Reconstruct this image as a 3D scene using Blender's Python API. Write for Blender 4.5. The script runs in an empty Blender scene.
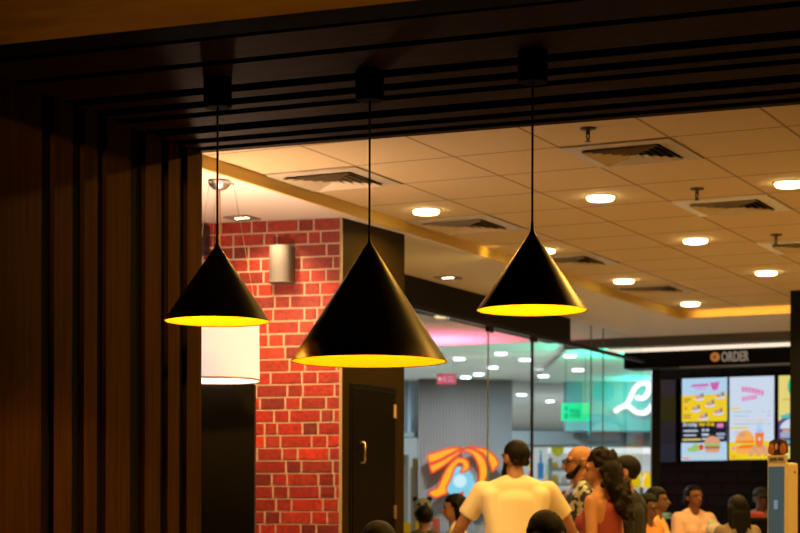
import bpy, bmesh, math, random
from mathutils import Vector, Matrix, Quaternion

random.seed(7)
C = bpy.context.scene.collection
PI = math.pi

# ------------------------------------------------------------------ camera
F, HZ, YAW, ROLL, CZ = 1889.0, 522.0, 0.46, 0.003, 1.25
cam_d = bpy.data.cameras.new('camera')
cam_d.lens = 85.0
cam_d.sensor_width = 36.0
cam_d.shift_y = (HZ - 266.5) / 800.0
cam_d.clip_start = 0.05
cam_d.dof.use_dof = True
cam_d.dof.focus_distance = 7.3
cam_d.dof.aperture_fstop = 5.0
cam = bpy.data.objects.new('camera', cam_d)
cam.matrix_world = (Matrix.Translation((0, 0, CZ)) @ Matrix.Rotation(YAW, 4, 'Z')
                    @ Matrix.Rotation(PI / 2, 4, 'X') @ Matrix.Rotation(ROLL, 4, 'Z'))
C.objects.link(cam)
bpy.context.scene.camera = cam

# ------------------------------------------------------------------ world, exposure
w = bpy.data.worlds.new('world')
bpy.context.scene.world = w
w.use_nodes = True
w.node_tree.nodes['Background'].inputs[0].default_value = (0.5, 0.42, 0.34, 1)
w.node_tree.nodes['Background'].inputs[1].default_value = 0.006
vs = bpy.context.scene.view_settings
vs.view_transform = 'Standard'
vs.look = 'None'
vs.gamma = 1.0
vs.use_curve_mapping = False
vs.exposure = -0.08

ZC = 3.209          # tiled ceiling
ZS = 3.139          # white soffit
ZM = 3.45           # mall ceiling
WARM = (1.0, 0.61, 0.145)
AMBER = (1.0, 0.48, 0.075)
COOL = (0.72, 0.88, 1.0)


# ------------------------------------------------------------------ pixels of the survey photo to places in the room


def ray(x, y):
    c, s = math.cos(ROLL), math.sin(ROLL)
    dx, dy = x - 400, y - HZ
    u, v = 400 + dx * c + dy * s, HZ - dx * s + dy * c
    a, b = (u - 400) / F, (HZ - v) / F
    return Vector((a * math.cos(YAW) - math.sin(YAW), a * math.sin(YAW) + math.cos(YAW), b))


O3 = Vector((0, 0, CZ))


def on_z(x, y, z):
    d = ray(x, y)
    return O3 + d * ((z - CZ) / d.z)


def at(x, y, D):
    return O3 + ray(x, y) * D


def on_plane(x, y, p, n):
    d = ray(x, y)
    p, n = Vector(p), Vector(n)
    return O3 + d * ((p - O3).dot(n) / d.dot(n))


def px(D):
    return D / F


def lamp(name, kind, loc, power, color, aim=None, size=0.2, spot=1.2, blend=0.5, size_y=None, spread=None):
    d = bpy.data.lights.new(name, kind)
    d.energy = power
    d.color = color
    if kind == 'AREA':
        d.size = size
        if size_y:
            d.shape = 'RECTANGLE'
            d.size_y = size_y
        else:
            d.shape = 'DISK'
        if spread:
            d.spread = spread
    elif kind in ('POINT', 'SPOT'):
        d.shadow_soft_size = size
    if kind == 'SPOT':
        d.spot_size = spot
        d.spot_blend = blend
    o = bpy.data.objects.new(name, d)
    o.location = loc
    if aim is not None:
        v = Vector(aim) - Vector(loc)
        o.rotation_euler = v.to_track_quat('-Z', 'Y').to_euler()
    C.objects.link(o)
    return o


# downlights of the tiled hall (their light; the fittings are built below)
HALL_LAMPS = [(-5.12, 10.69), (-3.96, 10.69), (-2.82, 10.72), (-5.10, 12.60), (-3.97, 12.60), (-2.80, 12.60),
              (-5.15, 14.45), (-3.98, 14.45), (-2.80, 14.45), (-5.15, 16.2), (-3.98, 16.2)]
for (x, y) in HALL_LAMPS + [(-1.6, 10.7), (-1.6, 13.5), (-1.6, 16.0), (0.5, 11.5), (0.5, 15.0), (3.0, 12.5), (3.0, 15.5)]:
    lamp('hall_downlight_light', 'AREA', (x, y, ZC - 0.03), 20, WARM, (x, y, 0), 0.13, spread=2.7)
# hidden row just behind the slatted header
for x, pw in ((-4.3, 16), (-3.2, 16), (-2.2, 40), (-0.8, 40), (0.8, 40)):
    lamp('header_downlight_light', 'AREA', (x, 8.32 + (x + 3.9) * 0.07, ZC - 0.02), pw, AMBER, (x, 8.3, 0), 0.06)
# LED strips washing the golden cove edge
lamp('cove_strip_light', 'AREA', (-5.33, 12.3, ZS + 0.01), 5.0, (1.0, 0.6, 0.1), (-5.43, 12.3, ZS + 0.035), 0.02, size_y=8.6, spread=2.0)
lamp('cove_strip_light', 'AREA', (-1.0, 16.69, ZS + 0.01), 5.0, (1.0, 0.6, 0.2), (-1.0, 16.79, ZS + 0.035), 8.6, size_y=0.02, spread=2.0)
# soffit spots over the brick wall
lamp('brick_spot_light', 'SPOT', (-5.86, 9.95, ZS - 0.03), 34, (1.0, 0.62, 0.30), (-6.0, 10.24, 2.0), 0.03, 1.9, 0.6)
lamp('brick_spot_light', 'SPOT', (-5.55, 9.3, ZS - 0.03), 230, (1.0, 0.60, 0.28), (-5.9, 10.2, 1.4), 0.05, 1.5, 0.7)
# unseen spot added on the camera's side, aimed only to light the beam
lamp('added_beam_spot_light', 'SPOT', (0.9, -1.2, 2.9), 1350, AMBER, at(235, 2, 6.0), 0.1, 0.30, 1.0)
# mall lights behind the glass
# (positions in camera axes: right, forward)


def cw(r, f, z):
    return (r * math.cos(YAW) - f * math.sin(YAW), r * math.sin(YAW) + f * math.cos(YAW), z)


for (r, f) in ((0.3, 18), (2.2, 19), (0.6, 23), (2.6, 24), (4.0, 22), (0.9, 27), (3.0, 27.5), (2.6, 34), (3.4, 40)):
    p = cw(r, f, ZM - 0.05)
    lamp('mall_downlight_light', 'AREA', p, 230, COOL, (p[0], p[1], 0), 0.35)
p = cw(0.35, 19.6, 2.2)
lamp('added_pink_glow_light', 'AREA', p, 38, (1.0, 0.14, 0.30), (p[0], p[1], 4), 0.5, spread=2.2)  # unseen uplight added for the pink glow on the mall ceiling
p = cw(2.75, 23.5, 2.7)
lamp('green_sign_light', 'AREA', p, 38, (0.0, 1.0, 0.55), (p[0], p[1], 4), 0.4)

# ------------------------------------------------------------------ materials
MATS = {}


def mat(name, col, rough=0.6, metal=0.0, emit=None, estr=0.0, noise=0.0, nscale=20.0, stretch=(1, 1, 1), spec=0.5, bump=0.0, coat=0.0):
    if name in MATS:
        return MATS[name]
    m = bpy.data.materials.new(name)
    m.use_nodes = True
    nt = m.node_tree
    b = nt.nodes['Principled BSDF']
    b.inputs['Base Color'].default_value = (*col, 1)
    b.inputs['Roughness'].default_value = rough
    b.inputs['Metallic'].default_value = metal
    b.inputs['Specular IOR Level'].default_value = spec
    if coat:
        b.inputs['Coat Weight'].default_value = coat
    if emit:
        b.inputs['Emission Color'].default_value = (*emit, 1)
        b.inputs['Emission Strength'].default_value = estr
    if noise or bump:
        tc = nt.nodes.new('ShaderNodeTexCoord')
        mp = nt.nodes.new('ShaderNodeMapping')
        mp.inputs['Scale'].default_value = stretch
        n = nt.nodes.new('ShaderNodeTexNoise')
        n.inputs['Scale'].default_value = nscale
        n.inputs['Detail'].default_value = 4
        nt.links.new(tc.outputs['Object'], mp.inputs[0])
        nt.links.new(mp.outputs[0], n.inputs['Vector'])
        if noise:
            r = nt.nodes.new('ShaderNodeValToRGB')
            k0, k1 = 1 - noise, 1 + noise
            r.color_ramp.elements[0].position = 0.3
            r.color_ramp.elements[1].position = 0.7
            r.color_ramp.elements[0].color = (*[c * k0 for c in col], 1)
            r.color_ramp.elements[1].color = (*[min(1, c * k1) for c in col], 1)
            nt.links.new(n.outputs['Fac'], r.inputs[0])
            nt.links.new(r.outputs[0], b.inputs['Base Color'])
        if bump:
            bp = nt.nodes.new('ShaderNodeBump')
            bp.inputs['Strength'].default_value = bump
            bp.inputs['Distance'].default_value = 0.01
            nt.links.new(n.outputs['Fac'], bp.inputs['Height'])
            nt.links.new(bp.outputs[0], b.inputs['Normal'])
    MATS[name] = m
    return m


def emat(name, col, s):
    return mat(name, tuple(c * 0.06 for c in col), 0.5, emit=col, estr=s, spec=0.2)


M_tile = None


def tile_material():
    m = bpy.data.materials.new('ceiling_tiles')
    m.use_nodes = True
    nt = m.node_tree
    L = nt.links.new
    b = nt.nodes['Principled BSDF']
    b.inputs['Roughness'].default_value = 0.9
    g = nt.nodes.new('ShaderNodeNewGeometry')
    sx = nt.nodes.new('ShaderNodeSeparateXYZ')
    L(g.outputs['Position'], sx.inputs[0])

    def line(out, off, pitch, wid):
        a = nt.nodes.new('ShaderNodeMath'); a.operation = 'SUBTRACT'; a.inputs[1].default_value = off - 100 * pitch
        L(out, a.inputs[0])
        d = nt.nodes.new('ShaderNodeMath'); d.operation = 'DIVIDE'; d.inputs[1].default_value = pitch
        L(a.outputs[0], d.inputs[0])
        f = nt.nodes.new('ShaderNodeMath'); f.operation = 'FRACT'
        L(d.outputs[0], f.inputs[0])
        s = nt.nodes.new('ShaderNodeMath'); s.operation = 'SUBTRACT'; s.inputs[1].default_value = 0.5
        L(f.outputs[0], s.inputs[0])
        ab = nt.nodes.new('ShaderNodeMath'); ab.operation = 'ABSOLUTE'
        L(s.outputs[0], ab.inputs[0])
        gt = nt.nodes.new('ShaderNodeMath'); gt.operation = 'GREATER_THAN'; gt.inputs[1].default_value = 0.5 - wid / pitch / 2
        L(ab.outputs[0], gt.inputs[0])
        return gt.outputs[0]
    lx = line(sx.outputs[0], -3.04, 0.6, 0.016)
    ly = line(sx.outputs[1], 9.2, 0.606, 0.018)
    mx = nt.nodes.new('ShaderNodeMath'); mx.operation = 'MAXIMUM'
    L(lx, mx.inputs[0]); L(ly, mx.inputs[1])
    n = nt.nodes.new('ShaderNodeTexNoise'); n.inputs['Scale'].default_value = 60
    L(g.outputs['Position'], n.inputs['Vector'])
    r = nt.nodes.new('ShaderNodeValToRGB')
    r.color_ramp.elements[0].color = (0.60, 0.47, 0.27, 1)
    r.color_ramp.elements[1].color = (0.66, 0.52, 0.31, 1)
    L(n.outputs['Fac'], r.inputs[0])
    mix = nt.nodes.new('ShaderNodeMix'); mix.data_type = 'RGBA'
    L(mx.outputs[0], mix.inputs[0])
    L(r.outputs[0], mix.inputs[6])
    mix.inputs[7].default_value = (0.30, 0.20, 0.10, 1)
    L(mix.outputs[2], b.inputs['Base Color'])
    return m


def brick_material():
    m = bpy.data.materials.new('red_brick')
    m.use_nodes = True
    nt = m.node_tree
    L = nt.links.new
    b = nt.nodes['Principled BSDF']
    b.inputs['Roughness'].default_value = 0.55
    a = nt.nodes.new('ShaderNodeAttribute'); a.attribute_name = 'brick_tone'
    n = nt.nodes.new('ShaderNodeTexNoise'); n.inputs['Scale'].default_value = 38; n.inputs['Detail'].default_value = 6
    tc = nt.nodes.new('ShaderNodeTexCoord')
    L(tc.outputs['Object'], n.inputs['Vector'])
    r = nt.nodes.new('ShaderNodeValToRGB')
    r.color_ramp.elements[0].position = 0.25; r.color_ramp.elements[0].color = (0.55, 0.5, 0.5, 1)
    r.color_ramp.elements[1].position = 0.72; r.color_ramp.elements[1].color = (1.25, 1.3, 1.3, 1)
    L(n.outputs['Fac'], r.inputs[0])
    mix = nt.nodes.new('ShaderNodeMix'); mix.data_type = 'RGBA'; mix.blend_type = 'MULTIPLY'
    mix.inputs[0].default_value = 1
    L(a.outputs['Color'], mix.inputs[6]); L(r.outputs[0], mix.inputs[7])
    L(mix.outputs[2], b.inputs['Base Color'])
    bp = nt.nodes.new('ShaderNodeBump'); bp.inputs['Strength'].default_value = 0.5; bp.inputs['Distance'].default_value = 0.006
    L(n.outputs['Fac'], bp.inputs['Height']); L(bp.outputs[0], b.inputs['Normal'])
    return m


def glass_material():
    m = bpy.data.materials.new('clear_glass')
    m.use_nodes = True
    nt = m.node_tree
    nt.nodes.clear()
    out = nt.nodes.new('ShaderNodeOutputMaterial')
    t = nt.nodes.new('ShaderNodeBsdfTransparent'); t.inputs[0].default_value = (0.93, 0.97, 0.96, 1)
    g = nt.nodes.new('ShaderNodeBsdfGlossy'); g.inputs['Roughness'].default_value = 0.02
    fr = nt.nodes.new('ShaderNodeFresnel'); fr.inputs[0].default_value = 1.33
    ge = nt.nodes.new('ShaderNodeNewGeometry')
    sb = nt.nodes.new('ShaderNodeMath'); sb.operation = 'SUBTRACT'; sb.inputs[0].default_value = 1.0
    nt.links.new(ge.outputs['Backfacing'], sb.inputs[1])
    mu = nt.nodes.new('ShaderNodeMath'); mu.operation = 'MULTIPLY'
    nt.links.new(fr.outputs[0], mu.inputs[0]); nt.links.new(sb.outputs[0], mu.inputs[1])
    mx = nt.nodes.new('ShaderNodeMixShader')
    nt.links.new(mu.outputs[0], mx.inputs[0]); nt.links.new(t.outputs[0], mx.inputs[1]); nt.links.new(g.outputs[0], mx.inputs[2])
    nt.links.new(mx.outputs[0], out.inputs[0])
    return m


def subway_material():
    m = bpy.data.materials.new('black_subway_tile')
    m.use_nodes = True
    nt = m.node_tree
    b = nt.nodes['Principled BSDF']
    tc = nt.nodes.new('ShaderNodeTexCoord')
    mp = nt.nodes.new('ShaderNodeMapping'); mp.inputs['Rotation'].default_value = (PI / 2, 0, 0)
    br = nt.nodes.new('ShaderNodeTexBrick')
    br.inputs['Color1'].default_value = (0.009, 0.0085, 0.012, 1); br.inputs['Color2'].default_value = (0.016, 0.015, 0.022, 1)
    br.inputs['Mortar'].default_value = (0.001, 0.001, 0.0015, 1)
    br.inputs['Scale'].default_value = 1; br.inputs['Brick Width'].default_value = 0.34; br.inputs['Row Height'].default_value = 0.13
    br.inputs['Mortar Size'].default_value = 0.012
    nt.links.new(tc.outputs['Object'], mp.inputs[0]); nt.links.new(mp.outputs[0], br.inputs[0]); nt.links.new(br.outputs[0], b.inputs['Base Color'])
    b.inputs['Roughness'].default_value = 0.35
    b.inputs['Specular IOR Level'].default_value = 0.25
    return m


M_tile = tile_material()
M_brick = brick_material()
M_glass = glass_material()
M_subway = subway_material()
M_mortar = mat('mortar', (0.44, 0.33, 0.25), 0.9, noise=0.15, nscale=60)
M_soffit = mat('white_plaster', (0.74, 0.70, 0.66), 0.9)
M_gold = mat('gold_fascia', (0.72, 0.50, 0.12), 0.6)
M_black = mat('black_paint', (0.005, 0.0045, 0.004), 0.5, spec=0.25)
M_blackwall = mat('black_wall', (0.003, 0.003, 0.0035), 0.6, spec=0.12)
M_wood = mat('dark_walnut', (0.048, 0.0225, 0.0048), 0.7, noise=0.28, nscale=6, stretch=(6, 6, 0.4), spec=0.03)
M_woodc = mat('walnut_ceiling', (0.046, 0.020, 0.012), 0.75, noise=0.25, nscale=6, stretch=(0.4, 8, 8), spec=0.03)
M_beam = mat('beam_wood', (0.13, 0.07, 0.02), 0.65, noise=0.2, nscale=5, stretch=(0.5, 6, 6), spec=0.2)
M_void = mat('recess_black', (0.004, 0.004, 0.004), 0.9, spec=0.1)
M_floor = mat('beige_floor', (0.50, 0.41, 0.31), 0.5, noise=0.1, nscale=3)
M_pblack = mat('pendant_black', (0.003, 0.0026, 0.002), 0.36, spec=0.26)
M_pgold = mat('pendant_gold_lining', (0.98, 0.60, 0.0), 0.8)
M_bulb = emat('warm_bulb', (1.0, 0.72, 0.22), 10)
M_steel = mat('brushed_steel', (0.6, 0.58, 0.55), 0.3, 1.0)
M_brass = mat('brass', (0.8, 0.6, 0.3), 0.35, 1.0)
M_white = mat('white_plastic', (0.75, 0.73, 0.70), 0.5)
M_grey = mat('grey_plastic', (0.17, 0.16, 0.15), 0.55)
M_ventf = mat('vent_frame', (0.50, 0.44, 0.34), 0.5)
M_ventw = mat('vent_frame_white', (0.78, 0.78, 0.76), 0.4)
M_louv = mat('vent_louver', (0.66, 0.56, 0.40), 0.5)
M_lens = emat('downlight_lens', (1.0, 0.78, 0.36), 16)
M_lensw = emat('mall_downlight_lens', (0.86, 0.94, 1.0), 7)
M_trimw = mat('downlight_trim', (0.7, 0.6, 0.45), 0.5)

# ------------------------------------------------------------------ mesh helpers


def newbm():
    return bmesh.new()


def obj(name, bm, m, parent=None, smooth=False, label=None):
    bmesh.ops.recalc_face_normals(bm, faces=bm.faces)
    me = bpy.data.meshes.new(name)
    bm.to_mesh(me)
    bm.free()
    if isinstance(m, (list, tuple)):
        for k in m:
            me.materials.append(k)
    elif m:
        me.materials.append(m)
    if smooth:
        for p in me.polygons:
            p.use_smooth = True
    o = bpy.data.objects.new(name, me)
    C.objects.link(o)
    if parent:
        o.parent = parent
    if label:
        o['label'] = label
    return o


def tag(o, label, cat, group=None):
    o['label'] = label
    o['category'] = cat
    if group:
        o['group'] = group
    return o


def thing(name, label, cat, loc=(0, 0, 0), rz=0.0, group=None):
    o = bpy.data.objects.new(name, None)
    o.empty_display_size = 0.1
    o.location = loc
    o.rotation_euler = (0, 0, rz)
    C.objects.link(o)
    return tag(o, label, cat, group)


def struct(name, bm, m, label=None, parent=None, smooth=False):
    o = obj(name, bm, m, parent, smooth)
    o['kind'] = 'structure'
    if label:
        o['label'] = label
    return o


def dup(root, loc, rz=None, label=None, group=None):
    r = root.copy()
    C.objects.link(r)
    r.location = loc
    if rz is not None:
        r.rotation_euler = (0, 0, rz)
    if label:
        r['label'] = label
    if group:
        r['group'] = group
    for ch in list(root.children):
        c = ch.copy()
        C.objects.link(c)
        c.parent = r
        for g in list(ch.children):
            d = g.copy()
            C.objects.link(d)
            d.parent = c
    return r


def box(bm, c, s, rz=0.0, bevel=0.0, mi=0):
    r = bmesh.ops.create_cube(bm, size=1.0)
    vs_ = r['verts']
    M = Matrix.Translation(c) @ Matrix.Rotation(rz, 4, 'Z') @ Matrix.Diagonal((*s, 1))
    bmesh.ops.transform(bm, matrix=M, verts=vs_)
    fs = set(f for v in vs_ for f in v.link_faces)
    for f in fs:
        f.material_index = mi
    if bevel:
        es = set(e for v in vs_ for e in v.link_edges)
        rr = bmesh.ops.bevel(bm, geom=list(es), offset=bevel, segments=2, affect='EDGES', profile=0.6)
        for f in rr['faces']:
            f.material_index = mi
    return vs_


def prism(bm, pts, z0, z1, mi=0):
    lo = [bm.verts.new((p[0], p[1], z0)) for p in pts]
    hi = [bm.verts.new((p[0], p[1], z1)) for p in pts]
    n = len(pts)
    fs = [bm.faces.new(lo[::-1]), bm.faces.new(hi)]
    for i in range(n):
        fs.append(bm.faces.new((lo[i], lo[(i + 1) % n], hi[(i + 1) % n], hi[i])))
    for f in fs:
        f.material_index = mi
    return fs


def lathe(bm, prof, n=48, c=(0, 0, 0), cap0=False, cap1=False, mi=0):
    rings = []
    for (r, z) in prof:
        rings.append([bm.verts.new((c[0] + r * math.cos(2 * PI * k / n), c[1] + r * math.sin(2 * PI * k / n), c[2] + z)) for k in range(n)])
    for a, b in zip(rings, rings[1:]):
        for k in range(n):
            f = bm.faces.new((a[k], a[(k + 1) % n], b[(k + 1) % n], b[k]))
            f.material_index = mi
    if cap0:
        bm.faces.new(rings[0][::-1]).material_index = mi
    if cap1:
        bm.faces.new(rings[-1]).material_index = mi


def tube(bm, pts, r, n=8, flat=None):
    """round bar through the points; r a number or one per point"""
    pts = [Vector(p) for p in pts]
    rs = r if isinstance(r, (list, tuple)) else [r] * len(pts)
    rings = []
    for i, p in enumerate(pts):
        d = (pts[min(i + 1, len(pts) - 1)] - pts[max(i - 1, 0)]).normalized()
        up = Vector((0, 0, 1)) if abs(d.z) < 0.9 else Vector((1, 0, 0))
        if flat is not None:
            up = flat
        u = d.cross(up).normalized()
        v = u.cross(d).normalized()
        rings.append([bm.verts.new(p + (u * math.cos(2 * PI * k / n) + v * math.sin(2 * PI * k / n)) * rs[i]) for k in range(n)])
    for a, b in zip(rings, rings[1:]):
        for k in range(n):
            bm.faces.new((a[k], a[(k + 1) % n], b[(k + 1) % n], b[k]))
    bm.faces.new(rings[0][::-1])
    bm.faces.new(rings[-1])


def ell(bm, c, r, seg=24, rings=16, M=None):
    q = bmesh.ops.create_uvsphere(bm, u_segments=seg, v_segments=rings, radius=1.0)
    T = Matrix.Translation(c) @ (M if M else Matrix.Identity(4)) @ Matrix.Diagonal((*r, 1))
    bmesh.ops.transform(bm, matrix=T, verts=q['verts'])
    return q['verts']


def text_bm(s, size, depth=0.01, xs=1.0, align='CENTER', bold=0.0):
    """upright lettering facing -Y, baseline at z=0"""
    cu = bpy.data.curves.new('lettering', 'FONT')
    cu.body = s
    cu.size = size
    cu.extrude = depth / 2
    cu.offset = bold
    cu.space_character = 1.08
    cu.align_x = align
    o = bpy.data.objects.new('lettering_tmp', cu)
    C.objects.link(o)
    dg = bpy.context.evaluated_depsgraph_get()
    dg.update()
    me = bpy.data.meshes.new_from_object(o.evaluated_get(dg))
    bm = bmesh.new()
    bm.from_mesh(me)
    bpy.data.objects.remove(o)
    bpy.data.meshes.remove(me)
    M = Matrix.Rotation(PI / 2, 4, 'X') @ Matrix.Diagonal((xs, 1, 1, 1))
    bmesh.ops.transform(bm, matrix=M, verts=bm.verts)
    return bm


def shift(bm, v):
    bmesh.ops.translate(bm, vec=v, verts=bm.verts)
    return bm


def poly_plate(bm, pts, y0, y1, mi=0):
    """outline pts (x,z) extruded from y0 (front, towards -Y) to y1"""
    a = [bm.verts.new((p[0], y0, p[1])) for p in pts]
    b = [bm.verts.new((p[0], y1, p[1])) for p in pts]
    n = len(pts)
    fs = [bm.faces.new(a), bm.faces.new(b[::-1])]
    for i in range(n):
        fs.append(bm.faces.new((a[i], b[i], b[(i + 1) % n], a[(i + 1) % n])))
    for f in fs:
        f.material_index = mi


def smooth_loop(pts, k=2):
    pts = list(pts)
    for _ in range(k):
        q = []
        n = len(pts)
        for i in range(n):
            a, b = pts[i], pts[(i + 1) % n]
            q.append((a[0] * 0.75 + b[0] * 0.25, a[1] * 0.75 + b[1] * 0.25))
            q.append((a[0] * 0.25 + b[0] * 0.75, a[1] * 0.25 + b[1] * 0.75))
        pts = q
    return pts


# ------------------------------------------------------------------ the portal frame (slatted wall, slatted header, beam)
P0 = on_z(202, 153, 3.0)
P1 = on_z(800, 104.5, 3.0)
E1 = (P1 - P0).normalized()
E2 = Vector((-E1.y, E1.x, 0))
AP = math.atan2(E1.y, E1.x)


def pu(u, v, z):
    return Vector((P0.x, P0.y, 0)) + E1 * u + E2 * v + Vector((0, 0, z))


def uv_of(p):
    d = Vector((p.x - P0.x, p.y - P0.y, 0))
    return d.dot(E1), d.dot(E2)


# floor
UL0 = 11.5
bm = newbm()
box(bm, (-6, 14, -0.05), (60, 84, 0.1))
struct('floor', bm, M_floor, 'beige floor of restaurant and mall')
bm = newbm()
c = pu(UL0 / 2, -5.4, 0)
box(bm, (c.x, c.y, 0.0), (UL0 + 1, 15.0, 0.012), AP)
struct('floor_bounce_cut', bm, mat('dark_floor', (0.016, 0.011, 0.008), 0.55, noise=0.3, nscale=4, spec=0.2), 'dark floor sheet added to cut bounce light, dining side and past the header')  # added dark sheet, reaches past the header to keep floor bounce down

# slatted wall on the left: backing with planks on its right-hand face
bm = newbm()
cpt = pu(-0.12, -6.2, 0)
box(bm, (cpt.x, cpt.y, 1.6), (0.20, 12.4, 3.2), AP)
wl = struct('wall_left', bm, M_void, 'dark wall clad in vertical wooden planks with black gaps')
edges = [(201.5, 187), (179.5, 168), (160.5, 145), (130, 106), (97, 84), (72, 54)]
plank = []
for a, b in edges:
    va = uv_of(on_plane(a, 250, pu(0, 0, 0), E1))[1]
    vb = uv_of(on_plane(b, 250, pu(0, 0, 0), E1))[1]
    plank.append((min(va, 0), vb))
vn = uv_of(on_plane(41, 250, pu(0, 0, 0), E1))[1]
plank.append((vn, vn - 0.38))
vv = vn - 0.38
rr = random.Random(3)
while vv > -12.0:
    g = rr.choice((0.06, 0.1, 0.08))
    wd = rr.choice((0.1, 0.2, 0.14, 0.3))
    plank.append((vv - g, vv - g - wd))
    vv -= g + wd
bm = newbm()
for a, b in plank:
    c = pu(-0.01, (a + b) / 2, 0)
    box(bm, (c.x, c.y, 1.5), (0.024, a - b, 2.998), AP)
o = obj('planking', bm, M_wood, wl)

# slatted ceiling of the header: backing plus planks running along E1
def v_at(y, x=320):
    return uv_of(on_z(x, y, 3.0))[1]


gaps = [(52.4, 3.0), (80.0, 4.5), (93.5, 4.0), (104.0, 3.0), (119.4, 4.4), (131.0, 3.0), (139.0, 2.2)]
gv = [(v_at(y + t * 0.85), v_at(y - t * 0.85)) for y, t in gaps][::-1]     # from far edge inwards
UL = 11.5
bm = newbm()
c = pu(UL / 2 - 0.02, -1.55, 0)
box(bm, (c.x, c.y, 3.155), (UL, 3.1, 0.19), AP)
pv = 0.0
for a, b in gv + [(v_at(36.0, 250), 0)]:
    m_ = (pv + a) / 2                       # furring strip above each plank
    c = pu(UL / 2, m_, 0)
    box(bm, (c.x, c.y, 3.034), (UL, abs(pv - a) * 0.5, 0.06), AP)
    pv = b
box(bm, (pu(UL / 2, -0.01, 0).x, pu(UL / 2, -0.01, 0).y, 3.13), (UL, 0.02, 0.24), AP)
hc = struct('ceiling_header', bm, M_void, 'dark slatted ceiling header above the opening')
bm = newbm()
prev = 0.0
for a, b in gv:
    c = pu(UL / 2 - 0.02, (prev + a) / 2, 0)
    box(bm, (c.x, c.y, 3.002), (UL, prev - a, 0.004), AP)
    prev = b
last = v_at(36.0, 250)
c = pu(UL / 2, (prev + last) / 2, 0)
box(bm, (c.x, c.y, 3.002), (UL, abs(prev - last), 0.004), AP)
obj('planking', bm, M_woodc, hc)

# beam nearer the camera
b0, b1 = on_z(0, 45, 2.85), on_z(450, -3, 2.85)
bd = (b1 - b0).normalized()
ab = math.atan2(bd.y, bd.x)
bn = Vector((-bd.y, bd.x, 0))
bm = newbm()
mid = b0 + bd * 4.3 + bn * 0.08
box(bm, (mid.x, mid.y, 3.05), (11.5, 0.16, 0.40), ab, 0.004)
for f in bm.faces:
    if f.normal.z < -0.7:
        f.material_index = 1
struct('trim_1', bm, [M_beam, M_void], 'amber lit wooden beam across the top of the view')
# camera-side ceiling, back and right walls
bm = newbm()
c = pu(UL / 2, -7.75, 0)
box(bm, (c.x, c.y, 3.30), (UL + 0.4, 9.8, 0.1), AP)
struct('ceiling_dining', bm, M_void, 'dark ceiling over the dining side')
bm = newbm()
c = pu(UL / 2, -12.4, 0)
box(bm, (c.x, c.y, 1.65), (UL + 0.4, 0.1, 3.3), AP)
struct('wall_back', bm, M_void, 'dark wall behind the camera')
bm = newbm()
box(bm, (7.0, 4.0, 1.7), (0.1, 34, 3.4))
struct('wall_right', bm, M_black, 'dark wall far to the right')

# ------------------------------------------------------------------ tiled ceiling, cove fascia, soffits
XC, YC = -5.43, 16.79
bm = newbm()
prism(bm, [(XC, 7.66), (7, 8.5), (7, YC), (XC, YC)], ZC, ZC + 0.08)
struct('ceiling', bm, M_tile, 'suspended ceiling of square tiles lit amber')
bm = newbm()
box(bm, (XC - 0.01, (7.3 + YC) / 2, (ZC + ZS) / 2), (0.02, YC - 7.3, ZC - ZS))
box(bm, ((XC + 7) / 2 - 0.01, YC + 0.01, (ZC + ZS) / 2), (7 - XC + 0.02, 0.02, ZC - ZS))
struct('trim_2', bm, M_gold, 'golden cove strip edging the tiled ceiling')
bm = newbm()
YB = 18.32
prism(bm, [(XC - 0.02, 6.9), (XC - 0.02, YC + 0.02), (7, YC + 0.02), (7, YB), (-9.0, YB), (-9.0, 6.9)], ZS, ZS + 0.1)
struct('ceiling_soffit', bm, M_soffit, 'plain white dropped soffit around the tiled ceiling')

# ------------------------------------------------------------------ brick wall and door pillar
BR = on_z(340.4, 217.6, ZS)
BL = on_z(222, 222.4, ZS)
PR = on_z(402.5, 234.6, ZS)
bd1 = (BL - BR).normalized()          # along the brick face, leftwards
bn1 = Vector((bd1.y, -bd1.x, 0))      # out of the face
if bn1.y > 0:
    bn1 = -bn1
WBR = 2.0
back = BR + bd1 * WBR
bm = newbm()
prism(bm, [(back.x, back.y), (BR.x, BR.y), (PR.x, PR.y), (back.x + 0.1, back.y + 0.9)], 0, ZS)
wb = struct('wall_brick', bm, M_mortar, 'red brick wall beneath the white soffit')
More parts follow.
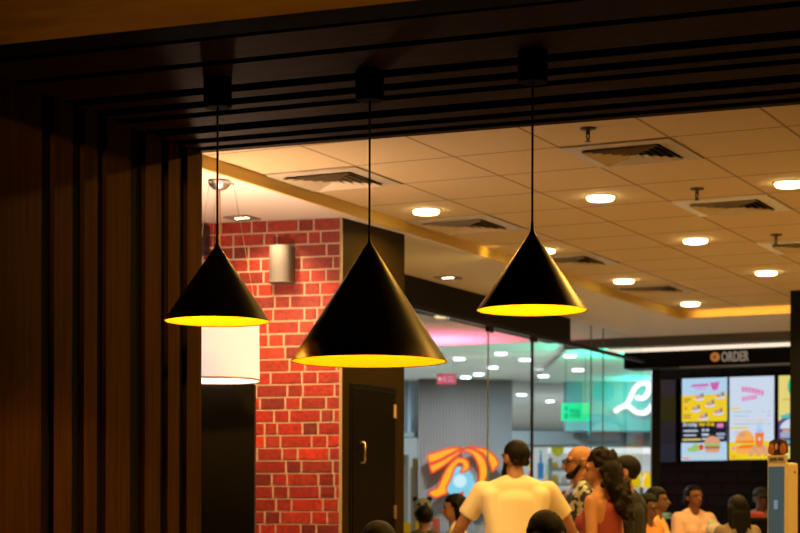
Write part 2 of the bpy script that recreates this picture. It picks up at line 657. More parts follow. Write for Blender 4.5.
# bricks, one mesh: real blocks proud of the mortar
bm = newbm()
lay = bm.loops.layers.color.new('brick_tone')
tones = [(0.58, 0.135, 0.060), (0.54, 0.115, 0.052), (0.64, 0.175, 0.07), (0.48, 0.115, 0.07), (0.56, 0.16, 0.10), (0.60, 0.14, 0.06), (0.62, 0.15, 0.06), (0.54, 0.12, 0.054), (0.46, 0.115, 0.07)]
CO, LG, SH, MO = 0.0793, 0.196, 0.092, 0.0095
rb = random.Random(11)
row = 0
z = ZS - 0.004
while z > 0.05:
    hgt = CO - MO
    u = -0.002 - rb.uniform(0.0, 0.28) * 1.0
    long_ = rb.random() < 0.5
    while u < WBR:
        L_ = LG if long_ else SH
        if rb.random() < 0.12:
            L_ *= 0.8
        a, b = max(u, 0.0), min(u + L_, WBR)
        if b - a > 0.012:
            tone = rb.choice(tones)
            k = rb.uniform(0.85, 1.15)
            tone = tuple(t * k for t in tone)
            p = BR + bd1 * a
            q = BR + bd1 * b
            f0, f1 = p - bn1 * 0.002, q - bn1 * 0.002
            g0, g1 = p + bn1 * 0.006, q + bn1 * 0.006
            vsx = []
            e = 0.003
            for (P, zz, ins) in ((f0, z - hgt, 0), (f1, z - hgt, 0), (f1, z, 0), (f0, z, 0)):
                vsx.append(bm.verts.new((P.x, P.y, zz)))
            for (P, zz, du, dz) in ((g0, z - hgt, e, e), (g1, z - hgt, -e, e), (g1, z, -e, -e), (g0, z, e, -e)):
                PP = P + bd1 * du
                vsx.append(bm.verts.new((PP.x, PP.y, zz + dz)))
            for idx in ((4, 5, 6, 7), (0, 1, 5, 4), (1, 2, 6, 5), (2, 3, 7, 6), (3, 0, 4, 7)):
                f = bm.faces.new([vsx[i] for i in idx])
                for lp in f.loops:
                    lp[lay] = (*tone, 1)
        u += L_ + MO
        long_ = not long_
    z -= CO
    row += 1
obj('brickwork', bm, M_brick, wb)
# black side of the pillar
pd = (PR - BR).normalized()
pn = Vector((pd.y, -pd.x, 0))
if pn.x < 0:
    pn = -pn
ap = math.atan2(pd.y, pd.x)
plen = (PR - BR).length
M_pill = mat('black_lacquer', (0.024, 0.014, 0.003), 0.5, spec=0.05)
bm = newbm()
c = BR + pd * plen / 2 + pn * 0.006
box(bm, (c.x, c.y, ZS / 2), (plen + 0.008, 0.016, ZS - 0.002), ap)
struct('wall_pillar', bm, M_pill, 'black panelled side of the brick pillar')
bm = newbm()
c = BR + bn1 * 0.004 + pn * 0.008
box(bm, (c.x, c.y, ZS / 2), (0.010, 0.016, ZS - 0.004), ap)
struct('trim_3', bm, mat('corner_bead', (0.35, 0.27, 0.17), 0.5), 'pale corner strip where brick meets the black pillar')


def pil(x, y):
    return on_plane(x, y, BR + pn * 0.014, pn)


d0, d1 = pil(351.5, 388), pil(393, 392)
bm = newbm()
cc = (d0 + d1) / 2
dw = (Vector((d1.x, d1.y, 0)) - Vector((d0.x, d0.y, 0))).length
dt = (d0.z + d1.z) / 2
# frame groove + leaf
box(bm, (cc.x + pn.x * 0.004, cc.y + pn.y * 0.004, (dt + 0.02) / 2), (dw, 0.02, dt - 0.02), ap, 0.003)
dr = struct('door_1', bm, mat('black_door', (0.0045, 0.003, 0.0016), 0.5, spec=0.05), 'narrow black door in the pillar side')
bm = newbm()
box(bm, (cc.x, cc.y, (dt + 0.03) / 2 + 0.0), (dw + 0.05, 0.016, dt + 0.03), ap, 0.002)
o = obj('door_frame', bm, mat('black_door_frame', (0.002, 0.002, 0.002), 0.5, spec=0.1), dr)
h0, h1 = pil(357.5, 442.5), pil(357.5, 463)
h0 = h0 + pn * 0.02
h1 = h1 + pn * 0.02
bm = newbm()
off = pn * 0.035
tube(bm, [h0, h0 + off * 0.8, h0 + off + Vector((0, 0, -0.012)), h1 + off + Vector((0, 0, 0.012)), h1 + off * 0.8, h1], 0.006)
o = obj('door_handle', bm, M_brass, dr, True, 'brass pull handle')
for yy in (411.5, 512):
    h = pil(392.5, yy) + pn * 0.016
    bm = newbm()
    box(bm, h, (0.022, 0.012, 0.085), ap, 0.002)
    tube(bm, [h + pn * 0.008 + Vector((0, 0, -0.045)), h + pn * 0.008 + Vector((0, 0, 0.045))], 0.006)
    obj('hinge', bm, M_brass, dr, False, 'brass hinge')

# black partition below the drum lamp
q0, q1 = at(255.5, 383, 10.35), at(196, 383, 10.35)
qd = (q0 - q1).normalized()
bm = newbm()
c = q0 - qd * 0.75
box(bm, (c.x, c.y, 1.0), (1.5, 0.1, 2.0), math.atan2(qd.y, qd.x), 0.004)
tag(obj('partition_panel', bm, M_black), 'tall black partition panel below the white drum lamp', 'partition')

# ------------------------------------------------------------------ pendants


def pendant(name, label, xy, rim_z, apex_z, dia, top=3.0):
    t = thing(name, label, 'pendant lamp', (xy[0], xy[1], rim_z), 0, 'black cone pendants under the slatted header')
    h = apex_z - rim_z
    R = dia / 2
    rt = 0.016 if dia < 0.5 else 0.02
    prof = [(rt, h), (rt + 0.004, h - 0.004)]
    for k in range(1, 11):
        f = k / 10
        prof.append((rt + 0.004 + (R - rt - 0.004) * f, (h - 0.004) * (1 - f)))
    bm = newbm()
    lathe(bm, prof, 96, cap0=False)
    lathe(bm, [(0.0055, h + 0.05), (0.007, h + 0.02), (rt, h)], 32)
    # inner skin just inside the rim, same part: thin metal
    lathe(bm, [(R, 0.0), (R - 0.002, -0.0015), (R - 0.004, 0.001)], 96)
    obj('shade', bm, M_pblack, t, True)
    bm = newbm()
    lathe(bm, [(R - 0.004, 0.001), (rt + 0.004, h - 0.02), (0.001, h - 0.021)], 96)
    obj('shade_lining', bm, M_pgold, t, True, 'golden yellow inside of the shade')
    bm = newbm()
    lathe(bm, [(0.001, h - 0.02), (0.016, h - 0.022), (0.018, h - 0.07), (0.016, h - 0.072), (0.001, h - 0.072)], 24)
    obj('lamp_socket', bm, M_black, t, True)
    bm = newbm()
    ell(bm, (0, 0, h - 0.105), (0.026, 0.026, 0.034))
    obj('bulb', bm, M_bulb, t, True)
    bm = newbm()
    tube(bm, [(0, 0, h + 0.045), (0, 0, top - rim_z - 0.10)], 0.0045)
    obj('cord', bm, M_black, t, True)
    bm = newbm()
    lathe(bm, [(0.001, top - rim_z), (0.056, top - rim_z), (0.056, top - rim_z - 0.112), (0.050, top - rim_z - 0.116), (0.001, top - rim_z - 0.116)], 40)
    o = obj('canopy', bm, mat('canopy_black', (0.003, 0.0027, 0.0025), 0.9, spec=0.05), t, False)
    lamp('pendant_bulb_light', 'POINT', (xy[0], xy[1], apex_z - 0.15 if dia < .5 else apex_z - 0.2), 17 if dia < .5 else 34, AMBER, None, 0.03)
    return t


PL = at(217, 321, 7.46)
PM = at(369, 362, 7.33)
PRR = at(532, 310, 7.02)
pendant('pendant_lamp', 'small black cone pendant nearest the slatted wall, in front of the white drum lamp', PL, 2.04, 2.325, 0.419)
pendant('pendant_lamp', 'large black cone pendant hanging lowest, in front of the brick pillar', PM, 1.873, 2.313, 0.605)
pendant('pendant_lamp', 'small black cone pendant hanging in front of the glass, right of the large one', PRR, 2.038, 2.315, 0.415)

# drum lamp
DL = on_z(219.5, 180.5, ZS)
t = thing('drum_pendant_lamp', 'white fabric drum lamp hanging on wires before the brick wall', 'pendant lamp', (DL.x, DL.y, 2.0))
zt, zb = 0.375, 0.03
bm = newbm()
lathe(bm, [(0.218, zt), (0.222, zt - 0.002), (0.225, zb + 0.004), (0.2265, zb - 0.001), (0.222, zb - 0.003), (0.219, zb), (0.215, zt - 0.002), (0.218, zt)], 64)
M_drum = mat('lamp_fabric', (0.85, 0.80, 0.76), 0.8, emit=(1.0, 0.84, 0.78), estr=0.70)
obj('lamp_shade', bm, M_drum, t, True)
bm = newbm()
lathe(bm, [(0.2265, zb), (0.2275, zb - 0.003), (0.2275, zb + 0.006), (0.226, zb + 0.008)], 64)
obj('hem', bm, mat('fabric_hem', (0.8, 0.62, 0.5), 0.7), t, True)
bm = newbm()
ell(bm, (0, 0, 0.2), (0.04, 0.04, 0.055))
obj('bulb', bm, emat('drum_bulb', (1.0, 0.75, 0.5), 6), t, True)
bm = newbm()
lathe(bm, [(0.001, ZS - 2.0), (0.055, ZS - 2.0), (0.062, ZS - 2.022), (0.035, ZS - 2.05), (0.001, ZS - 2.052)], 40)
for k in range(3):
    a = k * 2 * PI / 3 + 0.3
    tube(bm, [(0.05 * math.cos(a), 0.05 * math.sin(a), ZS - 2.012), (0.085 * math.cos(a), 0.085 * math.sin(a), ZS - 2.022)], 0.006)
obj('canopy', bm, M_steel, t, False, 'brushed steel ceiling plate')
for k in range(3):
    a = k * 2 * PI / 3 + 0.3
    bm = newbm()
    tube(bm, [(0.08 * math.cos(a), 0.08 * math.sin(a), ZS - 2.02), (0.217 * math.cos(a), 0.217 * math.sin(a), zt)], 0.0016, 6)
    obj('suspension_wire', bm, M_steel, t)
bm = newbm()
tube(bm, [(0, 0, ZS - 2.05), (0.004, 0, 0.8), (-0.004, 0, 0.5), (0, 0, 0.25)], 0.0045, 8)
obj('cord', bm, mat('copper_cord', (0.6, 0.28, 0.12), 0.5), t, True)
lamp('drum_bulb_light', 'POINT', (DL.x, DL.y, 2.345), 70, (1.0, 0.66, 0.42), None, 0.05)

# wall speaker on the brick
def brk(x, y, off=0.0):
    return on_plane(x, y, BR + bn1 * off, bn1)


sp = brk(281.5, 265, 0.06)
t = thing('wall_speaker', 'grey rounded speaker mounted on the red brick wall', 'speaker', sp, math.atan2(-bd1.y, -bd1.x))
sw, sh_ = 0.0715, 0.108
bm = newbm()
prof = []
for k in range(13):
    a = PI * k / 12
    prof.append((sw * math.cos(a), -0.02 - 0.065 * math.sin(a)))
prof = [(sw, 0.05)] + prof + [(-sw, 0.05)]
prism(bm, prof, -sh_ + 0.004, sh_ - 0.004)
obj('grille', bm, mat('speaker_grille', (0.15, 0.145, 0.135), 0.7, noise=0.12, nscale=400), t, False)
for s in (1, -1):
    bm = newbm()
    prism(bm, [(x * 1.02, y * 1.02) for x, y in prof], s * sh_ - 0.006, s * sh_ + 0.006)
    obj('end_cap', bm, M_grey, t)
# black box beside the slatted wall edge
bx = brk(199, 240, 0.05)
bm = newbm()
box(bm, (0, 0, 0), (0.11, 0.12, 0.19), 0, 0.006)
o = obj('wall_box', bm, mat('black_box', (0.012, 0.013, 0.016), 0.35))
o.location = bx
o.rotation_euler = (0, 0, math.atan2(-bd1.y, -bd1.x))
tag(o, 'small black box high on the brick wall behind the slatted wall edge', 'wall box')


# ------------------------------------------------------------------ ceiling fittings


def make_vent(mf):
    t = thing('ceiling_vent', '', 'ceiling vent', (0, 0, 0), 0, 'square air vents in the tiled ceiling')
    bm = newbm()
    S = 0.297

    def ring(a0, z0, a1, z1):
        A = [bm.verts.new((sx * a0, sy * a0, z0)) for sx, sy in ((-1, -1), (1, -1), (1, 1), (-1, 1))]
        B = [bm.verts.new((sx * a1, sy * a1, z1)) for sx, sy in ((-1, -1), (1, -1), (1, 1), (-1, 1))]
        for k in range(4):
            bm.faces.new((A[k], A[(k + 1) % 4], B[(k + 1) % 4], B[k]))
    ring(S, 0, S, -0.007)
    ring(S, -0.007, 0.216, -0.010)
    ring(0.216, -0.010, 0.213, -0.002)
    obj('frame', bm, mf, t)
    bm = newbm()
    for k in range(5):
        a = 0.212 - 0.040 * k
        ring(a, -0.024, a - 0.026, -0.004)
        ring(a - 0.001, -0.0245, a - 0.027, -0.005)
    box(bm, (0, 0, -0.014), (0.03, 0.03, 0.012))
    obj('louvers', bm, M_louv, t)
    bm = newbm()
    box(bm, (0, 0, -0.0016), (0.43, 0.43, 0.003))
    obj('duct_opening', bm, M_void, t)
    return t


def cell(i, j):
    return (-3.04 + 0.6 * (i + 0.5), 9.2 + 0.606 * (j + 0.5), ZC)


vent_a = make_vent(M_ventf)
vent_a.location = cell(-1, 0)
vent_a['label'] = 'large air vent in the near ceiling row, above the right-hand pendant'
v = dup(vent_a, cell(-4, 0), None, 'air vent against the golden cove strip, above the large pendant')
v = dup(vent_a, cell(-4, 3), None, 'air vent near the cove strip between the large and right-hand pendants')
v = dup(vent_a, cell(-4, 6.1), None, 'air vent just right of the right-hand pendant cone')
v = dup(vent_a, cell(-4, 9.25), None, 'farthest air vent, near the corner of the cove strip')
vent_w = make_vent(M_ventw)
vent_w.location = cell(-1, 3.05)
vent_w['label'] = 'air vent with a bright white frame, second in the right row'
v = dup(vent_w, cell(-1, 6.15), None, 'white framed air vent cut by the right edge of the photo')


def make_downlight(lens, trim, r, square=False):
    t = thing('downlight', '', 'downlight', (0, 0, 0))
    bm = newbm()
    lathe(bm, [(r + 0.012, 0), (r + 0.012, -0.004), (r, -0.007), (r - 0.002, -0.003)], 32)
    obj('trim_ring', bm, trim, t, True)
    bm = newbm()
    lathe(bm, [(r, -0.003), (r * 0.99, -0.018), (r * 0.9, -0.025), (0.001, -0.028)], 32)
    obj('lens', bm, lens, t, True)
    return t


hall_labels = ['downlight beside the cove strip left of the right-hand pendant cord', 'downlight in front of the near vent, right of the right-hand pendant cord',
               'downlight cut by the right edge of the photo', 'downlight half hidden by the right-hand pendant cone',
               'downlight in the middle between the two white framed vents', None,
               'downlight right of the air vent beside the right-hand pendant', 'downlight below the white framed vent at the right edge', None,
               'smallest downlight by the far corner of the cove strip', None]
proto = None
for (x, y), lb in zip(HALL_LAMPS, hall_labels):
    if lb is None:
        continue
    if proto is None:
        proto = make_downlight(M_lens, M_trimw, 0.082)
        proto.location = (x, y, ZC)
        proto['label'] = lb
        proto['group'] = 'round downlights in the tiled ceiling'
    else:
        dup(proto, (x, y, ZC), None, lb)


def soffit_light(p, label, lit):
    t = thing('square_downlight', label, 'downlight', p, 0, 'square spotlights in the white soffit')
    bm = newbm()
    a, b = 0.085, 0.06
    for (x0, y0, sx, sy) in ((0, a - 0.0125, 2 * a, 0.025), (0, -a + 0.0125, 2 * a, 0.025), (a - 0.0125, 0, 0.025, 2 * a - 0.05), (-a + 0.0125, 0, 0.025, 2 * a - 0.05)):
        box(bm, (x0, y0, -0.004), (sx, sy, 0.008))
    obj('frame', bm, mat('spot_frame', (0.25, 0.19, 0.14), 0.5), t)
    bm = newbm()
    box(bm, (0, 0, -0.0015), (0.118, 0.118, 0.002))
    obj('baffle', bm, M_black, t)
    for k in range(3):
        bm = newbm()
        ell(bm, ((k - 1) * 0.034, 0, -0.004), (0.014, 0.022, 0.005), 12, 8)
        obj('bulb', bm, emat('spot_bulb', (1.0, 0.7, 0.4), lit), t, True)


soffit_light(on_z(242, 217.5, ZS), 'square spotlight in the soffit just above the brick wall', 9)
soffit_light(on_z(448, 277.3, ZS), 'square spotlight in the soffit above the black header', 9)


def make_sprinkler():
    t = thing('sprinkler', '', 'sprinkler', (0, 0, 0), 0, 'fire sprinklers hanging from the tiled ceiling')
    bm = newbm()
    lathe(bm, [(0.001, 0), (0.042, 0), (0.038, -0.008), (0.012, -0.010), (0.011, -0.03), (0.001, -0.03)], 24)
    obj('body', bm, mat('sprinkler_metal', (0.10, 0.075, 0.045), 0.4, 0.6), t, True)
    bm = newbm()
    for s in (-1, 1):
        tube(bm, [(0.006 * s, 0, -0.03), (0.007 * s, 0, -0.045), (0.002 * s, 0, -0.066)], 0.0042, 6)
    obj('yoke', bm, MATS['sprinkler_metal'], t, True)
    bm = newbm()
    lathe(bm, [(0.001, -0.066), (0.016, -0.066), (0.017, -0.069), (0.001, -0.070)], 16)
    obj('deflector', bm, MATS['sprinkler_metal'], t)
    return t


s0 = make_sprinkler()
s0.location = on_z(588, 128, ZC)
s0['label'] = 'fire sprinkler in front of the nearest vent'
dup(s0, on_z(697, 188.5, ZC), None, 'fire sprinkler above the second, white framed vent')
dup(s0, on_z(776, 234.5, ZC), None, 'fire sprinkler above the vent at the right edge')

# ------------------------------------------------------------------ glazed partition and its header
XG = -6.37
GY0, GY1 = 11.2, 18.45


def gx(x, y):
    return on_plane(x, y, (XG, 0, 0), (1, 0, 0))


zr = (gx(412, 305).z + gx(531.6, 334).z) / 2
yend = gx(569.5, 325).y
bm = newbm()
box(bm, (XG - 0.10, (GY0 + yend) / 2, (zr + ZS) / 2), (0.22, yend - GY0, ZS - zr))
M_head = mat('header_black', (0.009, 0.0075, 0.006), 0.7, spec=0.2)
struct('wall_header', bm, M_head, 'black bulkhead above the glass partition')
win = bpy.data.objects.new('window_1', None)
C.objects.link(win)
win['kind'] = 'structure'
win['label'] = 'glass partition between restaurant and mall'
ys = [gx(405, 400).y, gx(488, 400).y, gx(532, 400).y, gx(591, 400).y, gx(603, 400).y, GY1]
ys[0] = GY0
for i, (a, b) in enumerate(zip(ys, ys[1:])):
    bm = newbm()
    top = zr - 0.02 if b < yend + 0.3 else ZS - 0.005
    box(bm, (XG, (a + b) / 2, top / 2 + 0.03), (0.012, b - a - 0.006, top - 0.06))
    obj('pane', bm, M_glass, win)
bm = newbm()
box(bm, (XG, (GY0 + GY1) / 2, zr - 0.012), (0.05, GY1 - GY0, 0.03))
box(bm, (XG, (GY0 + GY1) / 2, 0.02), (0.05, GY1 - GY0, 0.04))
obj('rail', bm, M_black, win)
bm = newbm()
box(bm, (XG, ys[2], zr / 2), (0.022, 0.022, zr))
obj('mullion', bm, mat('dark_mullion', (0.02, 0.025, 0.03), 0.4), win)
M_joint = mat('glass_edge', (0.16, 0.20, 0.20), 0.3)
for k in (1, 3, 4):
    bm = newbm()
    tp = zr if k == 1 else ZS
    box(bm, (XG, ys[k], tp / 2), (0.0125, 0.006 if k == 1 else 0.003, tp - 0.01))
    obj('glass_edge', bm, mat('glass_edge_pale', (0.5, 0.55, 0.56), 0.3) if k == 1 else M_joint, win)
for k in (1, 2):
    bm = newbm()
    box(bm, (XG, ys[k] + 0.03, zr - 0.045), (0.03, 0.12, 0.05), 0, 0.004)
    obj('patch_fitting', bm, M_black, win)

# ------------------------------------------------------------------ order counter end of the hall
YF = 18.50
ZF1, ZF0 = 3.02, 2.855


def onY(x, y, Y):
    return on_plane(x, y, (0, Y, 0), (0, 1, 0))


fx0 = onY(624, 360, YF).x
bm = newbm()
box(bm, ((fx0 - 0.6 + 7) / 2, YB + 0.05, ZS - 0.04), (7 - fx0 + 0.6, 0.10, 0.10))
struct('trim_4', bm, mat('grey_fascia', (0.13, 0.13, 0.135), 0.7), 'dark grey edge of the soffit before the order counter')
bm = newbm()
box(bm, ((fx0 - 0.4 + 7) / 2, 19.1, 3.12), (7 - fx0 + 0.4, 1.5, 0.02))
struct('ceiling_counter', bm, M_black, 'black ceiling over the order counter')
zl0, zl1 = onY(720, 349.0, YF).z, onY(720, 345.3, YF).z
bm = newbm()
box(bm, ((fx0 - 0.2 + 7) / 2, YF - 0.01, (zl0 + zl1) / 2), (7 - fx0 + 0.2, 0.04, zl1 - zl0))
o = obj('strip_light', bm, emat('strip_led', (1.0, 0.80, 0.62), 1.15))
tag(o, 'long warm strip light above the order fascia', 'strip light')
zf0 = onY(720, 365.5, YF).z
bm = newbm()
box(bm, ((fx0 + 7) / 2, YF + 0.15, (zl0 + zf0) / 2), (7 - fx0, 0.3, zl0 - zf0))
struct('wall_fascia', bm, M_blackwall, 'black fascia above the order counter')
bm = newbm()
a = onY(680, 366, YF).x
box(bm, ((a + 7) / 2, YF - 0.01, zf0 - 0.004), (7 - a, 0.02, 0.012))
struct('trim_5', bm, mat('fascia_edge', (0.30, 0.30, 0.32), 0.4), 'thin pale strip along the bottom of the fascia')
YW = 20.42
bm = newbm()
xw = onY(657, 430, YW).x
box(bm, ((xw + 7) / 2, YW + 0.1, 1.6), (7 - xw, 0.2, 3.2))
struct('wall_far', bm, M_subway, 'black tiled wall behind the order counter')
# ORDER lettering
t_p = onY(715, 357, YF - 0.012)
t = thing('order_sign', 'grey lettering and orange disc on the black fascia above the menu screens', 'sign', t_p, 0)
sc = (YF * 1.118) / F * 1.0
sD = (t_p - O3).dot(Vector((-math.sin(YAW), math.cos(YAW), 0))) / F / math.cos(YAW)
bm = newbm()
lathe(bm, [(0.001, -0.012), (3.9 * sD, -0.012), (4.2 * sD, -0.006), (4.2 * sD, 0.01), (0.001, 0.01)], 32)
bmesh.ops.transform(bm, matrix=Matrix.Rotation(-PI / 2, 4, 'X'), verts=bm.verts)
obj('disc', bm, mat('orange_disc', (0.55, 0.22, 0.05), 0.5, emit=(0.9, 0.35, 0.08), estr=0.32), t, False, 'orange disc')
bm = newbm()
poly_plate(bm, [(-1.8 * sD, -0.4 * sD), (0, 1.8 * sD), (1.8 * sD, -0.4 * sD), (0.6 * sD, -0.4 * sD), (0.6 * sD, -2 * sD), (-0.6 * sD, -2 * sD), (-0.6 * sD, -0.4 * sD)], -0.016, -0.012)
obj('arrow', bm, mat('disc_mark', (0.25, 0.10, 0.03), 0.5), t)
bm = text_bm('ORDER', 12.3 * sD, 0.02, 0.585, 'LEFT', 0.0025)
shift(bm, (6.0 * sD, -0.005, -4.3 * sD))
obj('lettering', bm, mat('sign_grey', (0.45, 0.42, 0.38), 0.5, emit=(0.8, 0.75, 0.68), estr=0.16), t)

# ---- menu screens
YS = 20.35
wht = emat('screen_white', (0.62, 0.72, 0.86), 1.0)
lbl = emat('screen_paleblue', (0.45, 0.66, 0.86), 1.0)
yel = emat('screen_yellow', (0.86, 0.62, 0.02), 1.0)
yelp = emat('screen_paleyellow', (0.80, 0.68, 0.20), 1.0)
blk = emat('screen_black', (0.012, 0.010, 0.022), 1.0)
pnk = emat('screen_pink', (0.78, 0.22, 0.55), 1.0)
mag = emat('screen_magenta', (0.62, 0.12, 0.42), 1.0)
org = emat('screen_orange', (0.90, 0.20, 0.02), 1.0)
oran = emat('screen_lightorange', (0.95, 0.42, 0.10), 1.0)
red = emat('screen_red', (0.75, 0.05, 0.03), 1.0)
brn = emat('screen_brown', (0.42, 0.16, 0.06), 1.0)
bun = emat('screen_bun', (0.70, 0.35, 0.20), 1.0)
grn = emat('screen_green', (0.0, 0.52, 0.25), 1.0)
lgr = emat('screen_lettuce', (0.35, 0.55, 0.15), 1.0)
gry = emat('screen_grey', (0.35, 0.42, 0.55), 1.0)
pur = emat('screen_purple', (0.12, 0.06, 0.20), 1.0)
blu = emat('screen_blue', (0.25, 0.5, 0.85), 1.0)
M_bezel = mat('screen_bezel', (0.006, 0.006, 0.008), 0.4)


class Screen:
    def __init__(s, label, x0, x1, y0, y1, group='lit menu screens above the order counter'):
        s.a = onY(x0, (y0 + y1) / 2, YS)
        s.b = onY(x1, (y0 + y1) / 2, YS)
        zm0, zm1 = onY((x0 + x1) / 2, y1, YS).z, onY((x0 + x1) / 2, y0, YS).z
        s.w, s.h = s.b.x - s.a.x, zm1 - zm0
        s.t = thing('menu_screen', label, 'menu screen', ((s.a.x + s.b.x) / 2, YS, zm0), 0, group)
        bm = newbm()
        box(bm, (0, 0.035, s.h / 2), (s.w + 0.014, 0.06, s.h + 0.014), 0, 0.004)
        obj('casing', bm, M_bezel, s.t)
        s.lv = 0

    def disp(s, m):
        bm = newbm()
        box(bm, (0, 0.003, s.h / 2), (s.w, 0.006, s.h))
        s.d = obj('display', bm, m, s.t)

    def P(s, x, y):
        return ((x - 0.5) * s.w, (1 - y) * s.h)

    def shape(s, name, m, loops, parent=None):
        s.lv += 1
        for lp in loops:
            bm = newbm()
            poly_plate(bm, [s.P(*q) for q in lp], -0.0015 * s.lv - 0.001, -0.0002)
            obj(name, bm, m, s.d)


def R4(x0, y0, x1, y1):
    return [(x0, y0), (x1, y0), (x1, y1), (x0, y1)]


def EL(cx, cy, rx, ry, n=20, a0=0, a1=2 * PI):
    return [(cx + rx * math.cos(a0 + (a1 - a0) * k / n), cy + ry * math.sin(a0 + (a1 - a0) * k / n)) for k in range(n if a1 - a0 > 6 else n + 1)]


# left screen
s = Screen('menu screen with six meal boxes on yellow above a burger photo', 682, 727, 378, 460.5)
s.disp(lbl)
s.shape('yellow_panel', yel, [R4(0, 0.205, 1, 0.53)])
s.shape('heading', mag, [R4(0.2, 0.085, 0.24, 0.105), [(0.24, 0.075), (0.58, 0.07), (0.60, 0.10), (0.24, 0.105)], [(0.62, 0.06), (0.84, 0.05), (0.78, 0.15), (0.68, 0.15)]])
s.shape('subheading', pnk, [R4(0.3, 0.12, 0.54, 0.135)])
meals = [(0.38, 0.235), (0.84, 0.225), (0.62, 0.32), (0.30, 0.375), (0.80, 0.42), (0.47, 0.475)]
s.shape('meal_tray', wht, [EL(x + 0.01, y + 0.016, 0.115, 0.020) for x, y in meals])
s.shape('meal_side', gry, [R4(x + 0.005, y - 0.040, x + 0.055, y + 0.012) for x, y in meals])
s.shape('meal_food', org, [EL(x - 0.03, y - 0.004, 0.050, 0.020) for x, y in meals])
s.shape('meal_bun', bun, [EL(x - 0.03, y - 0.014, 0.042, 0.014) for x, y in meals])
s.shape('meal_cup', brn, [R4(x + 0.055, y - 0.050, x + 0.10, y + 0.002) for x, y in meals])
s.shape('price_mark', org, [EL(0.09, 0.365, 0.03, 0.018)])
s.shape('small_print', brn, [R4(0.05, 0.245, 0.2, 0.262), R4(0.05, 0.275, 0.15, 0.29), R4(0.05, 0.44, 0.2, 0.455), R4(0.05, 0.47, 0.2, 0.485)])
s.shape('black_panel', blk, [R4(0, 0.53, 1, 0.80)])
s.shape('still_life_panel', lbl, [[(0, 0.78), (0.3, 0.785), (0.6, 0.785), (1, 0.775), (1, 1), (0, 1)]])
bmt = text_bm('Everyday', s.h * 0.062, 0.003, 0.72, 'LEFT', 0.002)
shift(bmt, (-0.45 * s.w, -0.032, s.h * 0.417))
obj('lettering', bmt, wht, s.d)
bmt = text_bm('Value Meals', s.h * 0.056, 0.003, 0.66, 'LEFT', 0.002)
shift(bmt, (-0.10 * s.w, -0.032, s.h * 0.419))
obj('lettering', bmt, yel, s.d)
s.shape('price_tab', pnk, [R4(0.79, 0.555, 0.93, 0.605)])
s.shape('price_tab', gry, [R4(0.78, 0.67, 0.97, 0.70), R4(0.79, 0.715, 0.95, 0.74)])
s.shape('text_line', wht, [R4(0.05, 0.63, 0.37, 0.648), R4(0.05, 0.685, 0.33, 0.70), R4(0.46, 0.62, 0.52, 0.645), R4(0.56, 0.62, 0.61, 0.645), R4(0.46, 0.675, 0.61, 0.70), R4(0.46, 0.73, 0.61, 0.75)])
s.shape('text_line', yelp, [R4(0.03, 0.735, 0.43, 0.755)])
s.shape('bun', bun, [EL(0.69, 0.80, 0.18, 0.095, 16, PI, 2 * PI)])
s.shape('lettuce', lgr, [R4(0.52, 0.80, 0.87, 0.83), EL(0.28, 0.865, 0.15, 0.03), EL(0.34, 0.83, 0.09, 0.03)])
s.shape('patty', brn, [R4(0.53, 0.828, 0.86, 0.86)])
s.shape('bun_base', bun, [[(0.53, 0.86), (0.86, 0.86), (0.83, 0.905), (0.56, 0.905)]])
s.shape('tomato', red, [EL(0.45, 0.84, 0.05, 0.035)])
s.shape('table_edge', yelp, [R4(0.05, 0.94, 0.95, 0.95)])
s.shape('footer_mark', org, [R4(0.04, 0.965, 0.18, 0.98)])
# middle screen
s = Screen('menu screen with a large burger, drink and fries under a pink heading', 729.5, 774, 376.5, 459.5)
s.disp(wht)
hd_ = []
for k in range(7):
    x = 0.27 + 0.073 * k
    y = 0.115 + 0.05 * (k / 6) ** 1.5
    hd_ += [[(x, y), (x + 0.058, y + 0.005), (x + 0.060, y + 0.070), (x + 0.008, y + 0.068)]]
for k in range(5):
    x = 0.28 + 0.070 * k
    y = 0.245 - 0.006 * k
    hd_ += [[(x, y), (x + 0.055, y - 0.003), (x + 0.052, y + 0.050), (x + 0.006, y + 0.056)]]
s.shape('heading_letter', pnk, hd_)
s.shape('heading_letter_core', mag, [[(l[0][0] + 0.02, l[0][1] + 0.018), (l[1][0] - 0.018, l[1][1] + 0.018), (l[2][0] - 0.02, l[2][1] - 0.02), (l[3][0] + 0.018, l[3][1] - 0.02)] for l in hd_[:7]])
s.shape('section_bar', yel, [R4(0.02, 0.372, 0.26, 0.392), R4(0.02, 0.605, 0.42, 0.628), R4(0.62, 0.515, 0.74, 0.53)])
s.shape('text_line', gry, [R4(0.1, 0.42, 0.5, 0.428), R4(0.74, 0.42, 0.78, 0.43), R4(0.86, 0.42, 0.92, 0.43), R4(0.1, 0.47, 0.45, 0.478), R4(0.86, 0.47, 0.92, 0.48), R4(0.1, 0.565, 0.8, 0.573), R4(0.86, 0.565, 0.92, 0.575), R4(0.1, 0.665, 0.3, 0.673), R4(0.1, 0.70, 0.25, 0.708)])
s.shape('text_line', oran, [R4(0.08, 0.522, 0.9, 0.527)])
s.shape('yellow_panel', yel, [[(0, 0.79), (0.3, 0.775), (0.7, 0.775), (1, 0.785), (1, 1), (0, 1)]])
s.shape('bun', oran, [EL(0.36, 0.78, 0.215, 0.135, 16, PI, 2 * PI)])
s.shape('bun_shine', bun, [EL(0.30, 0.70, 0.08, 0.03)])
s.shape('filling', org, [R4(0.15, 0.775, 0.57, 0.80), [(0.16, 0.83), (0.56, 0.82), (0.54, 0.88), (0.2, 0.89)]])
s.shape('cheese', yelp, [[(0.16, 0.81), (0.3, 0.80), (0.2, 0.85)]])
s.shape('bun_base', oran, [[(0.15, 0.865), (0.57, 0.865), (0.53, 0.93), (0.2, 0.93)]])
